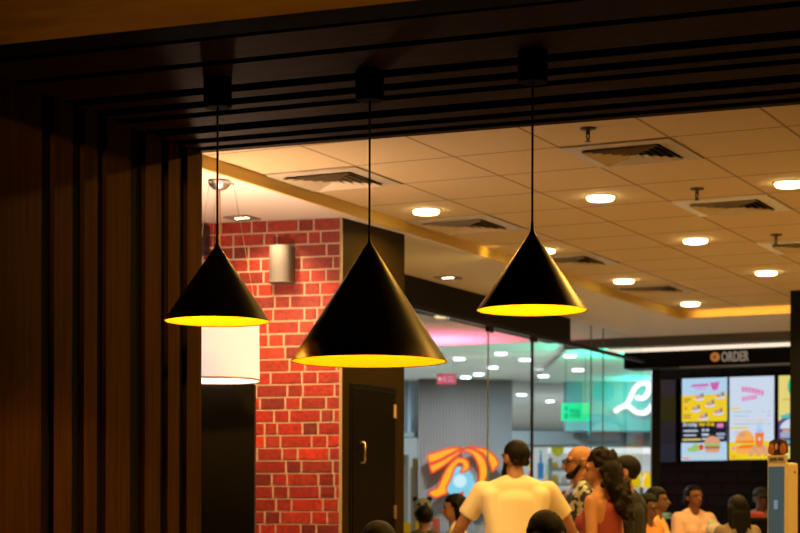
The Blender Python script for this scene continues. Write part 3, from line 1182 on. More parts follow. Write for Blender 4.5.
s.shape('bottle', lbl, [[(0.66, 0.54), (0.72, 0.54), (0.76, 0.66), (0.60, 0.66)]])
s.shape('bottle', blu, [R4(0.62, 0.655, 0.76, 0.672)])
s.shape('drink_cup', org, [[(0.59, 0.68), (0.78, 0.68), (0.76, 0.86), (0.61, 0.86)]])
s.shape('cup_mark', lbl, [EL(0.69, 0.755, 0.035, 0.022)])
s.shape('fries', bun, [EL(0.50 + 0.055 * k, 0.915 - 0.02 * (k % 3), 0.05, 0.05) for k in range(8)])
s.shape('fries', oran, [R4(0.48 + 0.06 * k, 0.86 + 0.025 * (k % 3), 0.51 + 0.06 * k, 0.93) for k in range(7)])
s.shape('footer_mark', pnk, [EL(0.11, 0.865, 0.035, 0.018)])
s.shape('footer_mark', org, [R4(0.06, 0.955, 0.18, 0.972)])
# right screen
s = Screen('yellow and green menu screen at the right edge, behind the dark post', 778.5, 823, 375, 458.5)
s.disp(yelp)
s.shape('green_tab', grn, [smooth_loop(R4(0.21, -0.0, 0.75, 0.26), 2)])
s.shape('tab_mark', wht, [R4(0.30, 0.04, 0.34, 0.07), R4(0.30, 0.1, 0.36, 0.13), R4(0.3, 0.16, 0.34, 0.18), R4(0.3, 0.2, 0.35, 0.225)])
s.shape('text_line', brn, [R4(0.1, 0.285, 0.7, 0.292)])
s.shape('dark_panel', pur, [[(0, 0.55), (0.4, 0.42), (1, 0.4), (1, 0.85), (0, 0.85)]])
s.shape('teal_band', emat('screen_teal', (0.1, 0.5, 0.5), 1), [[(0.06, 0.48), (0.35, 0.44), (0.9, 0.44), (0.9, 0.49), (0.06, 0.52)], R4(0.05, 0.78, 0.9, 0.82)])
s.shape('bun', wht, [EL(0.42, 0.64, 0.38, 0.13, 16, PI, 2 * PI)])
s.shape('filling', bun, [R4(0.1, 0.65, 0.8, 0.68)])
s.shape('bun_base', gry, [R4(0.05, 0.68, 0.82, 0.75)])
s.shape('side_drink', blu, [R4(0.28, 0.91, 0.36, 0.97)])
# unlit screen at the left
s = Screen('dark unlit menu screen left of the lit ones', 660, 675.5, 380, 462, None)
s.disp(mat('dark_display', (0.012, 0.012, 0.016), 0.3, emit=(0.010, 0.012, 0.016), estr=1.0))
s.shape('dim_panel', emat('dim_yellow', (0.022, 0.020, 0.004), 1.0), [R4(0, 0.2, 1, 0.52)])
s.shape('dim_panel', emat('dim_blue', (0.016, 0.018, 0.03), 1.0), [R4(0, 0.78, 1, 1)])

# dark post at the right edge
pp = on_z(796.5, 291, ZC)
bm = newbm()
box(bm, (pp.x + 0.01, pp.y, ZC / 2), (0.10, 0.10, ZC), 0, 0.004)
struct('column_post', bm, mat('post_dark', (0.006, 0.008, 0.009), 0.5, spec=0.15), 'slim dark post at the right edge')
# black jamb where the glass meets the counter wall
jp = at(655.5, 430, 19.75)
bm = newbm()
box(bm, (jp.x, jp.y, 1.45), (0.09, 0.09, 2.9), YAW)
struct('trim_6', bm, mat('jamb_dark', (0.005, 0.007, 0.010), 0.4, spec=0.2), 'dark jamb at the end of the glass')

# order kiosk
KD = 10.2
kp = at(779, 480, KD)
k_ = KD / F
t = thing('order_kiosk', 'self-order kiosk with a dark touch screen and yellow side at the right edge', 'kiosk', (kp.x, kp.y, 0), YAW - 0.9)
kt = at(780, 463, KD).z
bm = newbm()
box(bm, (0, 0.036, kt / 2 + 0.02), (0.135, 0.088, kt - 0.04), 0, 0.012)
M_kyel = mat('kiosk_yellow', (0.80, 0.66, 0.40), 0.5)
obj('body', bm, M_kyel, t)
bm = newbm()
box(bm, (0, -0.014, kt - 0.20), (0.125, 0.012, 0.42), 0, 0.003)
obj('screen_frame', bm, M_white, t)
bm = newbm()
box(bm, (0, -0.021, kt - 0.205), (0.108, 0.006, 0.37))
o = obj('touch_screen', bm, mat('kiosk_screen', (0.04, 0.07, 0.09), 0.2, emit=(0.07, 0.12, 0.14), estr=0.5), t)
bm = newbm()
box(bm, (0.0, -0.0255, kt - 0.225), (0.026, 0.002, 0.05))
obj('screen_icon', bm, emat('kiosk_icon', (0.22, 0.33, 0.42), 0.7), o)
bm = newbm()
box(bm, (0, 0.0, 0.015), (0.3, 0.3, 0.03), 0, 0.006)
obj('base_plate', bm, M_grey, t)
bm = newbm()
box(bm, (0, -0.012, kt + 0.021), (0.125, 0.02, 0.04), 0, 0.002)
o = obj('label_plate', bm, mat('kiosk_label', (0.62, 0.58, 0.5), 0.6), t)
bm = text_bm('ORDER HERE', 0.026, 0.002, 0.62, 'CENTER', 0.0006)
shift(bm, (0, -0.0235, kt + 0.011))
obj('lettering', bm, mat('label_ink', (0.10, 0.09, 0.08), 0.6), o)
bm = newbm()
hd = kt + 0.042
poly_plate(bm, smooth_loop([(-0.066, hd), (-0.062, hd + 0.05), (-0.05, hd + 0.085), (0.05, hd + 0.085), (0.064, hd + 0.05), (0.064, hd)], 1), -0.014, 0.0)
o = obj('topper_board', bm, mat('topper_brown', (0.10, 0.05, 0.035), 0.6), t)
for s_ in (-1, 1):
    bm = newbm()
    ell(bm, (s_ * 0.040, -0.016, hd + 0.032), (0.024, 0.004, 0.030), 16, 10)
    obj('topper_burger', bm, mat('topper_orange', (0.48, 0.16, 0.06), 0.6), o)
bm = newbm()
poly_plate(bm, [(-0.022, hd + 0.085), (0.022, hd + 0.085), (0.014, hd + 0.01), (-0.014, hd + 0.01)], -0.022, -0.014)
obj('topper_cup', bm, mat('topper_dark', (0.03, 0.025, 0.022), 0.5), o)
bm = newbm()
ell(bm, (0, -0.023, hd + 0.045), (0.011, 0.003, 0.018), 12, 8)
obj('topper_mark', bm, mat('topper_pale', (0.5, 0.4, 0.3), 0.6), o)
bm = newbm()
tube(bm, [(0.0675, 0.05, kt - 0.05), (0.070, 0.05, kt - 0.05)], 0.006, 12)
obj('screw', bm, mat('screw_brown', (0.2, 0.1, 0.03), 0.5), t)

# ------------------------------------------------------------------ the mall beyond the glass
bm = newbm()
box(bm, (0, 0, 0), (24, 52, 0.1))
o = struct('ceiling_mall', bm, mat('mall_ceiling', (0.82, 0.84, 0.86), 0.85), 'pale mall ceiling beyond the glass')
o.location = cw(-4.5, 38.5, ZM + 0.05)
o.rotation_euler = (0, 0, YAW)
# keep it on the mall's side of the glass
for v_ in o.data.vertices:
    pass
M_mallwall = mat('mall_wall', (0.34, 0.44, 0.54), 0.6)
D1, D2 = 29.0, 45.0


def cbox(name, x0, x1, y0, y1, D, depth, m, label=None, st=True):
    """upright block facing the restaurant whose front stands D metres away"""
    a, b = at(x0, y0, D), at(x1, y1, D)
    c = (a + b) / 2
    f = Vector((-math.sin(YAW), math.cos(YAW), 0))
    wd = abs(x1 - x0) * D / F
    zz0, zz1 = min(a.z, b.z), max(a.z, b.z)
    bm = newbm()
    box(bm, (0, depth / 2, 0), (wd, depth, zz1 - zz0))
    if st:
        o = struct(name, bm, m, label)
    else:
        o = obj(name, bm, m)
    o.location = (c.x, c.y, (zz0 + zz1) / 2)
    o.rotation_euler = (0, 0, YAW)
    return o


GROUND = lambda D: HZ + CZ * F / D
YTOP = lambda D: HZ - (ZM - CZ) * F / D
# slatted wooden wall in the mall
bm = newbm()
wW = (487 - 418) * D1 / F
zT = ZM
box(bm, (0, 0.12, zT / 2), (wW, 0.2, zT))
n = 22
for k in range(n):
    x = -wW / 2 + (k + 0.5) * wW / n
    box(bm, (x, 0.0, zT / 2), (wW / n * 0.55, 0.05, zT - 0.01), 0, 0, 1)
o = struct('wall_mall_slats', bm, [mat('grey_slat_back', (0.05, 0.038, 0.035), 0.7), mat('grey_slat', (0.24, 0.185, 0.17), 0.6)], 'grey-brown slatted wall carrying the orange neon sign')
c = at(452.5, 450, D1)
o.location = (c.x, c.y, 0)
o.rotation_euler = (0, 0, YAW)
cbox('wall_mall_return', 487, 512, YTOP(D1), GROUND(D1), D1 + 0.15, 0.3, mat('mall_brown', (0.17, 0.16, 0.165), 0.6), 'plain dark wall right of the slats')
cbox('wall_mall_far', 505, 600, YTOP(D2), GROUND(D2), D2, 0.3, M_mallwall, 'distant blue-grey mall wall')
cbox('wall_mall_panel', 398, 418, YTOP(D1), 432, D1 + 0.4, 0.2, mat('pale_blue_panel', (0.50, 0.60, 0.70), 0.5), 'pale blue panel left of the slats')
cbox('wall_mall_left', 250, 402, YTOP(D1), GROUND(D1), D1 + 0.6, 0.2, MATS['pale_blue_panel'], 'pale mall wall left of the left shop')
cbox('trim_7', 402, 419, 432, 437, D1 + 0.2, 0.3, mat('band_grey', (0.20, 0.22, 0.23), 0.6), 'grey lintel over the left shop')
cbox('trim_8', 405.5, 408, YTOP(D1), 432, D1 + 0.3, 0.1, mat('frame_slate', (0.10, 0.13, 0.16), 0.5), 'dark frame on the pale blue panel')
# bulkhead over the right-hand shop
cbox('wall_mall_bulkhead', 512, 662, 431, 445, D1, 1.0, MATS['band_grey'], 'grey bulkhead above the right-hand shop')
# teal lit wall carrying the script sign
cbox('wall_mall_sign', 566, 668, 374.5, 431, D1 - 0.6, 0.4, mat('teal_wall', (0.18, 0.36, 0.38), 0.6), 'teal wall carrying the white script letter')
# lit ceiling raft of the green shop
tp = at(610, 360, 23)
bm = newbm()
box(bm, (0, 0, 0), (2.0, 11.0, 0.04))
o = struct('ceiling_mall_raft', bm, mat('raft_white', (0.70, 0.76, 0.74), 0.7), 'ceiling raft glowing green in the shop light')
o.location = cw(3.05, 23.2, ZM - 0.06)
o.rotation_euler = (0, 0, YAW)

# mall downlights
ml = [((457.8, 328), 'by the pink glow, left of the first glass joint'), ((499.5, 337.8), 'just right of the first glass joint'), ((525, 358.8), 'touching the dark mullion'),
      ((492.4, 366.7), 'left of the mullion, above the slatted wall edge'), ((478.8, 373.5), 'above the slatted wall, right of the red sign'), ((543.4, 375.2), 'just right of the mullion'),
      ((570, 355), 'on the green-lit raft edge, nearest the black rail'), ((578, 369), 'under the green-lit raft, above the green sign'),
      ((521.6, 394), 'far back beside the mullion'), ((502.7, 397.7), 'far back beside the slatted wall'), ((550, 400.6), 'far back left of the green sign'), ((490.6, 386), 'at the top of the slatted wall corner'),
      ((459, 358), 'standing for a hall lamp reflection above the red sign'), ((474.5, 338.5), 'standing for a hall lamp reflection in the pink glow, second from the left'), ((501, 352.8), 'standing for a hall lamp reflection right of the first glass joint, lower one'), ((465.6, 376.5), 'standing for a hall lamp reflection just right of the red sign')]  # this row: hall lamp reflections in the glass, built as downlights
proto = None
for (x, y), lb in ml:
    p = on_z(x, y, ZM)
    fwd = p.x * -math.sin(YAW) + p.y * math.cos(YAW)
    zz = ZM
    if fwd > 29:
        pass
    rgt = p.x * math.cos(YAW) + p.y * math.sin(YAW)
    if 2.05 < rgt and fwd < 28.7:
        p = on_z(x, y, ZM - 0.08)
    if proto is None:
        proto = make_downlight(M_lensw, M_white, 0.078)
        proto.location = p
        proto['group'] = 'round white downlights in the mall ceiling'
        proto['label'] = 'white mall downlight ' + lb
    else:
        dup(proto, p, None, 'white mall downlight ' + lb)

# red exit board
ED = 25.0
e = at(446.5, 379, ED)
eP = ED / F
t = thing('exit_sign', 'small red sign with a white arrow hanging before the slatted wall', 'sign', e, YAW)
bm = newbm()
box(bm, (0, 0, 0), (19 * eP, 0.05, 10.4 * eP), 0, 0.005)
obj('board', bm, mat('exit_red', (0.45, 0.008, 0.03), 0.5, emit=(0.6, 0.01, 0.05), estr=0.5), t)
bm = newbm()
poly_plate(bm, [(-8.6 * eP, 0), (-6.6 * eP, 2 * eP), (-6.6 * eP, 0.7 * eP), (-5 * eP, 0.7 * eP), (-5 * eP, -0.7 * eP), (-6.6 * eP, -0.7 * eP), (-6.6 * eP, -2 * eP)], -0.03, -0.024)
obj('arrow', bm, emat('exit_white', (0.9, 0.75, 0.78), 0.8), t)
bm = newbm()
ell(bm, (-2.0 * eP, -0.026, 1.9 * eP), (0.8 * eP, 0.004, 0.8 * eP), 12, 8)
poly_plate(bm, [(-3.9 * eP, 0.8 * eP), (-1.2 * eP, 1.1 * eP), (0.2 * eP, -0.4 * eP), (-0.2 * eP, -0.9 * eP), (-1.5 * eP, 0), (-1.0 * eP, -2.6 * eP), (-1.9 * eP, -2.6 * eP), (-2.4 * eP, -0.8 * eP), (-4.0 * eP, -1.6 * eP)], -0.03, -0.024)
obj('running_figure', bm, emat('exit_pink', (0.75, 0.35, 0.5), 0.7), t)
bm = newbm()
for z0 in (1.6, -1.8):
    for k in range(4):
        poly_plate(bm, [((1.2 + k * 1.7) * eP, (z0 - 0.9) * eP), ((2.4 + k * 1.7) * eP, (z0 - 0.9) * eP), ((2.4 + k * 1.7) * eP, (z0 + 0.9) * eP), ((1.2 + k * 1.7) * eP, (z0 + 0.9) * eP)], -0.03, -0.024)
obj('lettering', bm, MATS['exit_pink'], t)
bm = newbm()
for s_ in (-1, 1):
    tube(bm, [(s_ * 7 * eP, 0, 5 * eP), (s_ * 7 * eP, 0, ZM - e.z)], 0.006)
obj('hanger', bm, M_steel, t)

# green exit board
GD = 23.5
e = at(575.5, 412, GD)
gP = GD / F
t = thing('exit_sign', 'green lit sign hanging in front of the teal mall wall', 'sign', e, YAW - 0.25)
bm = newbm()
box(bm, (0, 0, 0), (28.5 * gP, 0.03, 18 * gP), 0, 0.004)
obj('board', bm, mat('exit_green', (0.0, 0.30, 0.12), 0.4, emit=(0.0, 0.62, 0.22), estr=0.8), t)
bm = newbm()
ell(bm, (-9.3 * gP, -0.018, 3.6 * gP), (1.6 * gP, 0.004, 2.6 * gP), 12, 8)
ell(bm, (-9.3 * gP, -0.018, -3.8 * gP), (2.0 * gP, 0.004, 3.0 * gP), 12, 8)
for k in range(4):
    box(bm, ((-4.4 + 2.6 * k) * gP, -0.018, (1.4 - 0.4 * k) * gP), (1.5 * gP, 0.006, 3.4 * gP))
    box(bm, ((-4.4 + 2.6 * k) * gP, -0.018, (-3.2 - 0.2 * k) * gP), (1.5 * gP, 0.006, 3.0 * gP))
obj('lettering', bm, mat('exit_dark_green', (0, 0.12, 0.06), 0.4, emit=(0.0, 0.36, 0.16), estr=0.8), t)
bm = newbm()
tube(bm, [(13.6 * gP, 0.01, -23 * gP), (13.6 * gP, 0.01, 9 * gP)], 0.010)
obj('edge_rod', bm, mat('teal_rod', (0.02, 0.3, 0.28), 0.4, emit=(0.0, 0.36, 0.32), estr=0.4), t)
for q in (-1, 1):
    bm = newbm()
    tube(bm, [(q * 10 * gP, 0, 8 * gP), (q * 10 * gP, 0, ZM - e.z - 0.08)], 0.003)
    obj('hanger', bm, M_black, t)

# white script letter
LDp = D1 - 0.72
lc = at(605, 370, LDp)
lP = LDp / F * 60 / 640


def lp(x, y):
    return (x * lP, 0, -y * lP)


def cat(pts, n=6):
    out = []
    P = [pts[0]] + pts + [pts[-1]]
    for i in range(1, len(P) - 2):
        p0, p1, p2, p3 = P[i - 1], P[i], P[i + 1], P[i + 2]
        for k in range(n):
            t_ = k / n
            out.append(tuple(0.5 * ((2 * b) + (-a + c) * t_ + (2 * a - 5 * b + 4 * c - d) * t_ ** 2 + (-a + 3 * b - 3 * c + d) * t_ ** 3) for a, b, c, d in zip(p0, p1, p2, p3)))
    out.append(pts[-1])
    return out


t = thing('script_letter_sign', 'white illuminated script letter L on the teal wall', 'sign', lc, YAW)
bm = newbm()
for pts, r in (([(118, 435), (160, 405), (215, 378), (255, 330), (290, 250), (330, 180), (390, 138), (445, 140), (474, 185), (450, 260), (400, 300), (345, 295)], 27),
               ([(205, 385), (265, 395), (320, 440), (390, 458), (450, 442), (495, 390), (520, 340)], 27)):
    c3 = [lp(*q) for q in cat(pts)]
    tube(bm, c3, [r * lP] * len(c3), 12, flat=Vector((0, 1, 0)))
    for q in (c3[0], c3[-1]):
        ell(bm, q, (r * lP,) * 3, 16, 10)
ell(bm, lp(125, 432), (34 * lP, 20 * lP, 26 * lP), 16, 10)
obj('lettering', bm, emat('neon_white', (1.0, 0.93, 0.93), 1.6), t, True)
bm = newbm()
for q in ((230, 370), (330, 190), (400, 455)):
    tube(bm, [lp(*q), (lp(*q)[0], 0.14, lp(*q)[2])], 0.02)
obj('standoff', bm, M_steel, t)
lamp('script_halo_light', 'POINT', cw(at(630, 400, LDp).x * math.cos(YAW) + at(630, 400, LDp).y * math.sin(YAW), LDp - 0.5, at(630, 398, LDp).z), 20, (0.0, 1.0, 0.72), None, 0.15)

# orange neon sign
ND = D1 - 0.25
nc = at(424, 440, ND)
nP = ND / F * 80 / 711


def npt(l):
    return [(x * nP, -y * nP) for x, y in l]


shapes = [
    ('upper_band', [(25, 135), (25, 135), (120, 102), (230, 70), (320, 66), (335, 78), (250, 112), (150, 172), (45, 210), (45, 210)]),
    ('lower_band', [(48, 226), (48, 226), (150, 188), (250, 128), (335, 84), (352, 96), (275, 150), (190, 222), (70, 297), (70, 297)]),
    ('inner_sweep', [(335, 84), (400, 72), (470, 98), (530, 150), (560, 220), (572, 300), (535, 370), (515, 450), (500, 560), (415, 560), (465, 440), (492, 330), (490, 250), (465, 180), (420, 115), (352, 96)]),
    ('outer_sweep', [(355, 62), (450, 62), (540, 75), (610, 120), (650, 170), (668, 215), (640, 240), (622, 270), (603, 285), (592, 230), (567, 170), (522, 112), (440, 78)]),
    ('neck_loop', [(35, 472), (75, 442), (125, 430), (165, 320), (215, 230), (280, 165), (340, 155), (390, 180), (405, 230), (395, 265), (350, 288), (312, 285), (345, 250), (347, 215), (320, 200), (290, 220), (265, 270), (240, 340), (210, 400), (195, 430), (215, 470), (160, 492), (110, 515), (60, 492)]),
    ('beak', [(303, 497), (340, 460), (356, 464), (325, 512)]),
]
t = thing('neon_sign', 'orange and blue neon emblem on the grey slatted mall wall', 'sign', nc, YAW)
M_nor = emat('neon_orange', (1.0, 0.37, 0.0), 1.25)
M_nred = emat('neon_red', (0.95, 0.06, 0.02), 1.0)
for nm, l in shapes:
    pl = smooth_loop(npt(l), 1)
    bm = newbm()
    poly_plate(bm, pl, -0.05, 0.0)
    o = obj(nm, bm, M_nor, t)
    bm = newbm()
    pts = [(p[0], -0.052, p[1]) for p in pl]
    tube(bm, pts + [pts[0]], 8.5 * nP, 6, flat=Vector((0, 1, 0)))
    obj('red_outline', bm, M_nred, o)
bm = newbm()
l = [(295, 232), (335, 236), (352, 288), (392, 268), (430, 310), (455, 380), (447, 460), (410, 520), (350, 545), (300, 520), (215, 470), (195, 425), (240, 340), (265, 280)]
poly_plate(bm, smooth_loop(npt(l), 2), -0.03, 0.0)
o = obj('blue_globe', bm, emat('neon_blue', (0.30, 0.72, 0.92), 1.0), t)
bm = newbm()
for k in range(13):
    y = 290 + k * 19
    hw = 118 * math.sqrt(max(0.05, 1 - ((y - 400) / 150) ** 2))
    cx = 330
    box(bm, (cx * nP, -0.032, -y * nP), (2 * hw * nP, 0.006, 4.5 * nP))
obj('stripes', bm, emat('neon_blue_dark', (0.06, 0.42, 0.66), 1.0), o)
bm = newbm()
poly_plate(bm, [((320 + 58 * math.cos(a * PI / 12)) * nP, -(365 + 58 * math.sin(a * PI / 12)) * nP) for a in range(24)], -0.04, -0.03)
obj('white_disc', bm, emat('neon_pale', (0.68, 0.90, 0.96), 1.0), o)
bm = newbm()
for (x, y) in ((150, 140), (330, 90), (480, 110), (520, 350), (140, 450), (330, 300)):
    tube(bm, [(x * nP, 0, -y * nP), (x * nP, 0.2, -y * nP)], 0.015)
obj('standoff', bm, M_steel, t)


# ---- shops below
def shop_box(name, x0, x1, y0, y1, D, depth, m, label, cat_, group=None, bev=0.0):
    a = at(x0, y0, D)
    b = at(x1, y1, D)
    c = (a + b) / 2
    bm = newbm()
    box(bm, (0, 0, 0), (abs(x1 - x0) * D / F, depth, abs(a.z - b.z)), 0, bev)
    o = obj(name, bm, m)
    o.location = c
    o.rotation_euler = (0, 0, YAW)
    return tag(o, label, cat_, group)


SD = 32.0
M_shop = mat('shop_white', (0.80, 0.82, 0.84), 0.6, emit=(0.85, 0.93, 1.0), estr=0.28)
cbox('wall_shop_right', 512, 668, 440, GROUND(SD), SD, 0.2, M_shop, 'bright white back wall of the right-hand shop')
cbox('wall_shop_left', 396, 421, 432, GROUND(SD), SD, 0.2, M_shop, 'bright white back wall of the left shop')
shop_box('light_box', 548, 652, 445.5, 453.5, SD - 0.6, 0.2, emat('shop_lightbox', (0.95, 0.98, 1.0), 0.95), 'long white light box along the top of the right-hand shop', 'light box')
# poster of the shop window
t = thing('poster_board', 'colourful poster with a blue bottle left inside the right-hand shop', 'poster', at(537.5, 480, SD - 1.2), YAW)
pP = (SD - 1.2) / F
bm = newbm()
box(bm, (0, 0, (34 * pP - t.location.z) / 2), (20 * pP, 0.04, 34 * pP + t.location.z))
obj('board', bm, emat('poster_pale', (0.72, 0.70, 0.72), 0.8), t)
for nm, col, bxs in (('red_patch', (0.8, 0.15, 0.12), [(-7, 24, 5, 5), (-7, 6, 4, 6)]), ('yellow_patch', (0.85, 0.6, 0.1), [(-7, 14, 5, 5), (8.5, 2, 2, 8)]), ('blue_bottle', (0.05, 0.22, 0.5), [(3, 9, 6, 16), (3, 21, 2.4, 9)]), ('green_patch', (0.05, 0.6, 0.4), [(3, 28, 2.6, 4), (9, 10, 1.4, 12)])):
    bm = newbm()
    for (x, z, a, b) in bxs:
        box(bm, (x * pP, -0.025, z * pP), (a * pP, 0.02, b * pP), 0, 0.004)
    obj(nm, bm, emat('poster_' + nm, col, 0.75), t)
# yellow balloon
bb = at(557.5, 449, SD - 1.6)
t = thing('balloon', 'yellow balloon near the top of the right-hand shop', 'balloon', bb, YAW)
bm = newbm()
ell(bm, (0, 0, 0), (0.105, 0.105, 0.125))
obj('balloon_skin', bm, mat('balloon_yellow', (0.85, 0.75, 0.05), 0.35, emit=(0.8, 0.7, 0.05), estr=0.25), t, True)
bm = newbm()
tube(bm, [(0, 0, -0.12), (0.02, 0, -0.5), (0, 0, bb.z * -1 + 0.02)], 0.004, 6)
obj('string', bm, M_white, t)
# shelves
t = thing('shop_shelf', 'white shelf unit with red goods in the right-hand shop', 'shelf', (at(573, 522, SD - 1.0).x, at(573, 522, SD - 1.0).y, 0), YAW)
sP = (SD - 1.0) / F
for y in (469, 484, 500, 520):
    zz = CZ + (HZ - y) * sP
    bm = newbm()
    box(bm, (0, 0, zz), (46 * sP, 0.35, 0.04))
    obj('shelf_board', bm, mat('shelf_grey', (0.5, 0.48, 0.48), 0.6), t)
for s_ in (-1, 1):
    bm = newbm()
    box(bm, (s_ * 23 * sP, 0, 1.15), (0.04, 0.36, 2.3))
    obj('side_panel', bm, MATS['shelf_grey'], t)
cols = [(0.7, 0.06, 0.05), (0.75, 0.65, 0.62), (0.6, 0.05, 0.04), (0.8, 0.25, 0.08), (0.75, 0.5, 0.1)]
names = ['red', 'pale', 'dark red', 'orange', 'amber']
k = 0
for y, hh in ((469, 8), (484, 9), (500, 9)):
    for xx in (-18, -9, 0, 9, 18):
        ci = (k * 2 + int(y)) % 5
        zz = CZ + (HZ - y) * sP + 0.021
        bm = newbm()
        h_ = hh * sP * (0.8 + 0.2 * ((k * 7) % 3) / 2)
        lathe(bm, [(0.001, 0), (0.052, 0), (0.055, h_ * 0.1), (0.052, h_ * 0.75), (0.03, h_ * 0.9), (0.03, h_), (0.001, h_)], 20)
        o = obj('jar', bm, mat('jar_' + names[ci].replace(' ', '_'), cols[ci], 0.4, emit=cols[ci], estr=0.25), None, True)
        c = Vector((at(573, 522, SD - 1.0).x, at(573, 522, SD - 1.0).y, 0)) + Vector((math.cos(YAW), math.sin(YAW), 0)) * (xx * sP)
        o.location = (c.x, c.y, zz)
        lv = {469: 'top', 484: 'middle', 500: 'lowest'}[y]
        wh = {-18: 'left end', -9: 'second place', 0: 'centre', 9: 'fourth place', 18: 'right end'}[xx]
        tag(o, names[ci] + ' jar at the ' + wh + ' of the ' + lv + ' board of the shop shelf', 'jar', 'jars on the shop shelf')
        k += 1
# yellow lit sign and laptop
t = thing('shop_sign', 'yellow lit sign with a pale mark behind the dark jamb', 'sign', at(642, 480, SD - 1.3), YAW)
bm = newbm()
box(bm, (0, 0, 0), (21 * pP, 0.06, 15 * pP), 0, 0.006)
obj('board', bm, emat('sign_yellow', (0.95, 0.60, 0.0), 0.9), t)
bm = newbm()
poly_plate(bm, [(-4 * pP, 6 * pP), (-2.4 * pP, 6 * pP), (0, 1 * pP), (2.4 * pP, 6 * pP), (4 * pP, 6 * pP), (1 * pP, -1 * pP), (1 * pP, -7 * pP), (-1 * pP, -7 * pP), (-1 * pP, -1 * pP)], -0.045, -0.03)
obj('pale_mark', bm, emat('sign_pale', (0.95, 0.85, 0.6), 0.9), t)
bm = newbm()
zs_ = at(642, 488, SD - 1.3).z - t.location.z
tube(bm, [(0, 0.05, -7 * pP), (0, 0.05, -t.location.z)], 0.03)
obj('stand', bm, M_grey, t)
# left shop
shop_box('display_cabinet', 410, 420, 468, GROUND(30.6), 30.6, 0.5, mat('beige_cabinet', (0.62, 0.42, 0.25), 0.6), 'beige cabinet inside the left shop by the slatted wall', 'cabinet')
shop_box('room_divider', 402, 408.5, 455, GROUND(31), 31, 0.2, mat('cream_panel', (0.70, 0.62, 0.50), 0.6), 'cream panel at the left side of the left shop', 'panel')
shop_box('carton', 412.5, 418, 458.5, 467.8, 30.6, 0.3, mat('carton_yellow', (0.85, 0.55, 0.10), 0.6), 'yellow carton standing on the beige cabinet', 'box')

# toy display near the glass
TD = 17.0
tq = TD / F
tp_ = at(417, 514, TD)
t = thing('display_table', 'white display stand with toys beyond the glass, beside the pillar', 'table', (tp_.x, tp_.y, 0), YAW)
TH = 1.10
bm = newbm()
box(bm, (0, 0, TH - 0.02), (0.52, 0.4, 0.04), 0, 0.006)
obj('tabletop', bm, mat('stand_teal', (0.35, 0.5, 0.5), 0.5), t)
for sx in (-1, 1):
    for sy in (-1, 1):
        bm = newbm()
        tube(bm, [(sx * 0.23, sy * 0.17, 0), (sx * 0.23, sy * 0.17, TH - 0.03)], 0.018)
        obj('leg', bm, M_steel, t, True)


def on_table(dx, dy, z=TH):
    return Vector((tp_.x, tp_.y, 0)) + Vector((math.cos(YAW), math.sin(YAW), 0)) * dx + Vector((-math.sin(YAW), math.cos(YAW), 0)) * dy + Vector((0, 0, z))


for nm, dx, dy, col, sz, lb in (('carton', 0.05, 0.05, (0.85, 0.65, 0.03), (0.13, 0.1, 0.16), 'yellow box under the plush panda on the display stand'),
                               ('carton', -0.10, 0.08, (0.8, 0.6, 0.02), (0.09, 0.1, 0.15), 'yellow box left of the plush panda on the display stand'),
                               ('carton', 0.17, 0.02, (0.75, 0.2, 0.35), (0.07, 0.1, 0.19), 'pink box right of the plush panda on the display stand')):
    bm = newbm()
    box(bm, (0, 0, sz[2] / 2), sz, 0, 0.006)
    o = obj(nm, bm, mat('carton_' + lb.split()[0] + str(int(col[1] * 100)), col, 0.5))
    o.location = on_table(dx, dy)
    o.rotation_euler = (0, 0, YAW)
    tag(o, lb, 'box', 'boxes on the display stand')
t = thing('plush_panda', 'grey and black plush panda sitting on a yellow box beyond the glass', 'soft toy', on_table(0.05, 0.05, TH + 0.163), YAW)
M_pgrey = mat('plush_grey', (0.42, 0.40, 0.43), 0.9, noise=0.2, nscale=60)
M_pblk = mat('plush_black', (0.02, 0.018, 0.02), 0.9)
bm = newbm()
ell(bm, (0, 0, 0.045), (0.055, 0.045, 0.05))
obj('body', bm, M_pgrey, t, True)
bm = newbm()
ell(bm, (0, -0.01, 0.135), (0.082, 0.06, 0.07))
ell(bm, (0, -0.055, 0.118), (0.035, 0.022, 0.026))
o = obj('head', bm, M_pgrey, t, True)
for s_ in (-1, 1):
    bm = newbm(); ell(bm, (s_ * 0.062, 0, 0.195), (0.028, 0.016, 0.026)); obj('ear', bm, M_pblk, t, True)
    bm = newbm(); ell(bm, (s_ * 0.030, -0.062, 0.145), (0.017, 0.010, 0.020)); obj('eye_patch', bm, M_pblk, o, True)
    bm = newbm(); ell(bm, (s_ * 0.055, -0.03, 0.06), (0.02, 0.03, 0.035)); obj('arm', bm, M_pblk, t, True)
    bm = newbm(); ell(bm, (s_ * 0.035, -0.05, 0.018), (0.02, 0.035, 0.018)); obj('leg', bm, M_pblk, t, True)
bm = newbm(); ell(bm, (0, -0.077, 0.125), (0.010, 0.006, 0.008)); obj('nose', bm, M_pblk, o, True)
t = thing('toy_bag', 'orange gift bag standing at the left of the display stand', 'bag', on_table(-0.19, -0.08), YAW)
bm = newbm()
prism(bm, [(-0.06, -0.04), (0.06, -0.04), (0.07, 0.04), (-0.07, 0.04)], 0, 0.12)
obj('bag_body', bm, mat('bag_orange', (0.75, 0.16, 0.03), 0.6, noise=0.25, nscale=30), t)
bm = newbm()
tube(bm, [(-0.03, -0.0, 0.12), (-0.025, 0, 0.15), (0.025, 0, 0.15), (0.03, 0, 0.12)], 0.004)
obj('handle', bm, mat('bag_red', (0.5, 0.04, 0.02), 0.6), t)


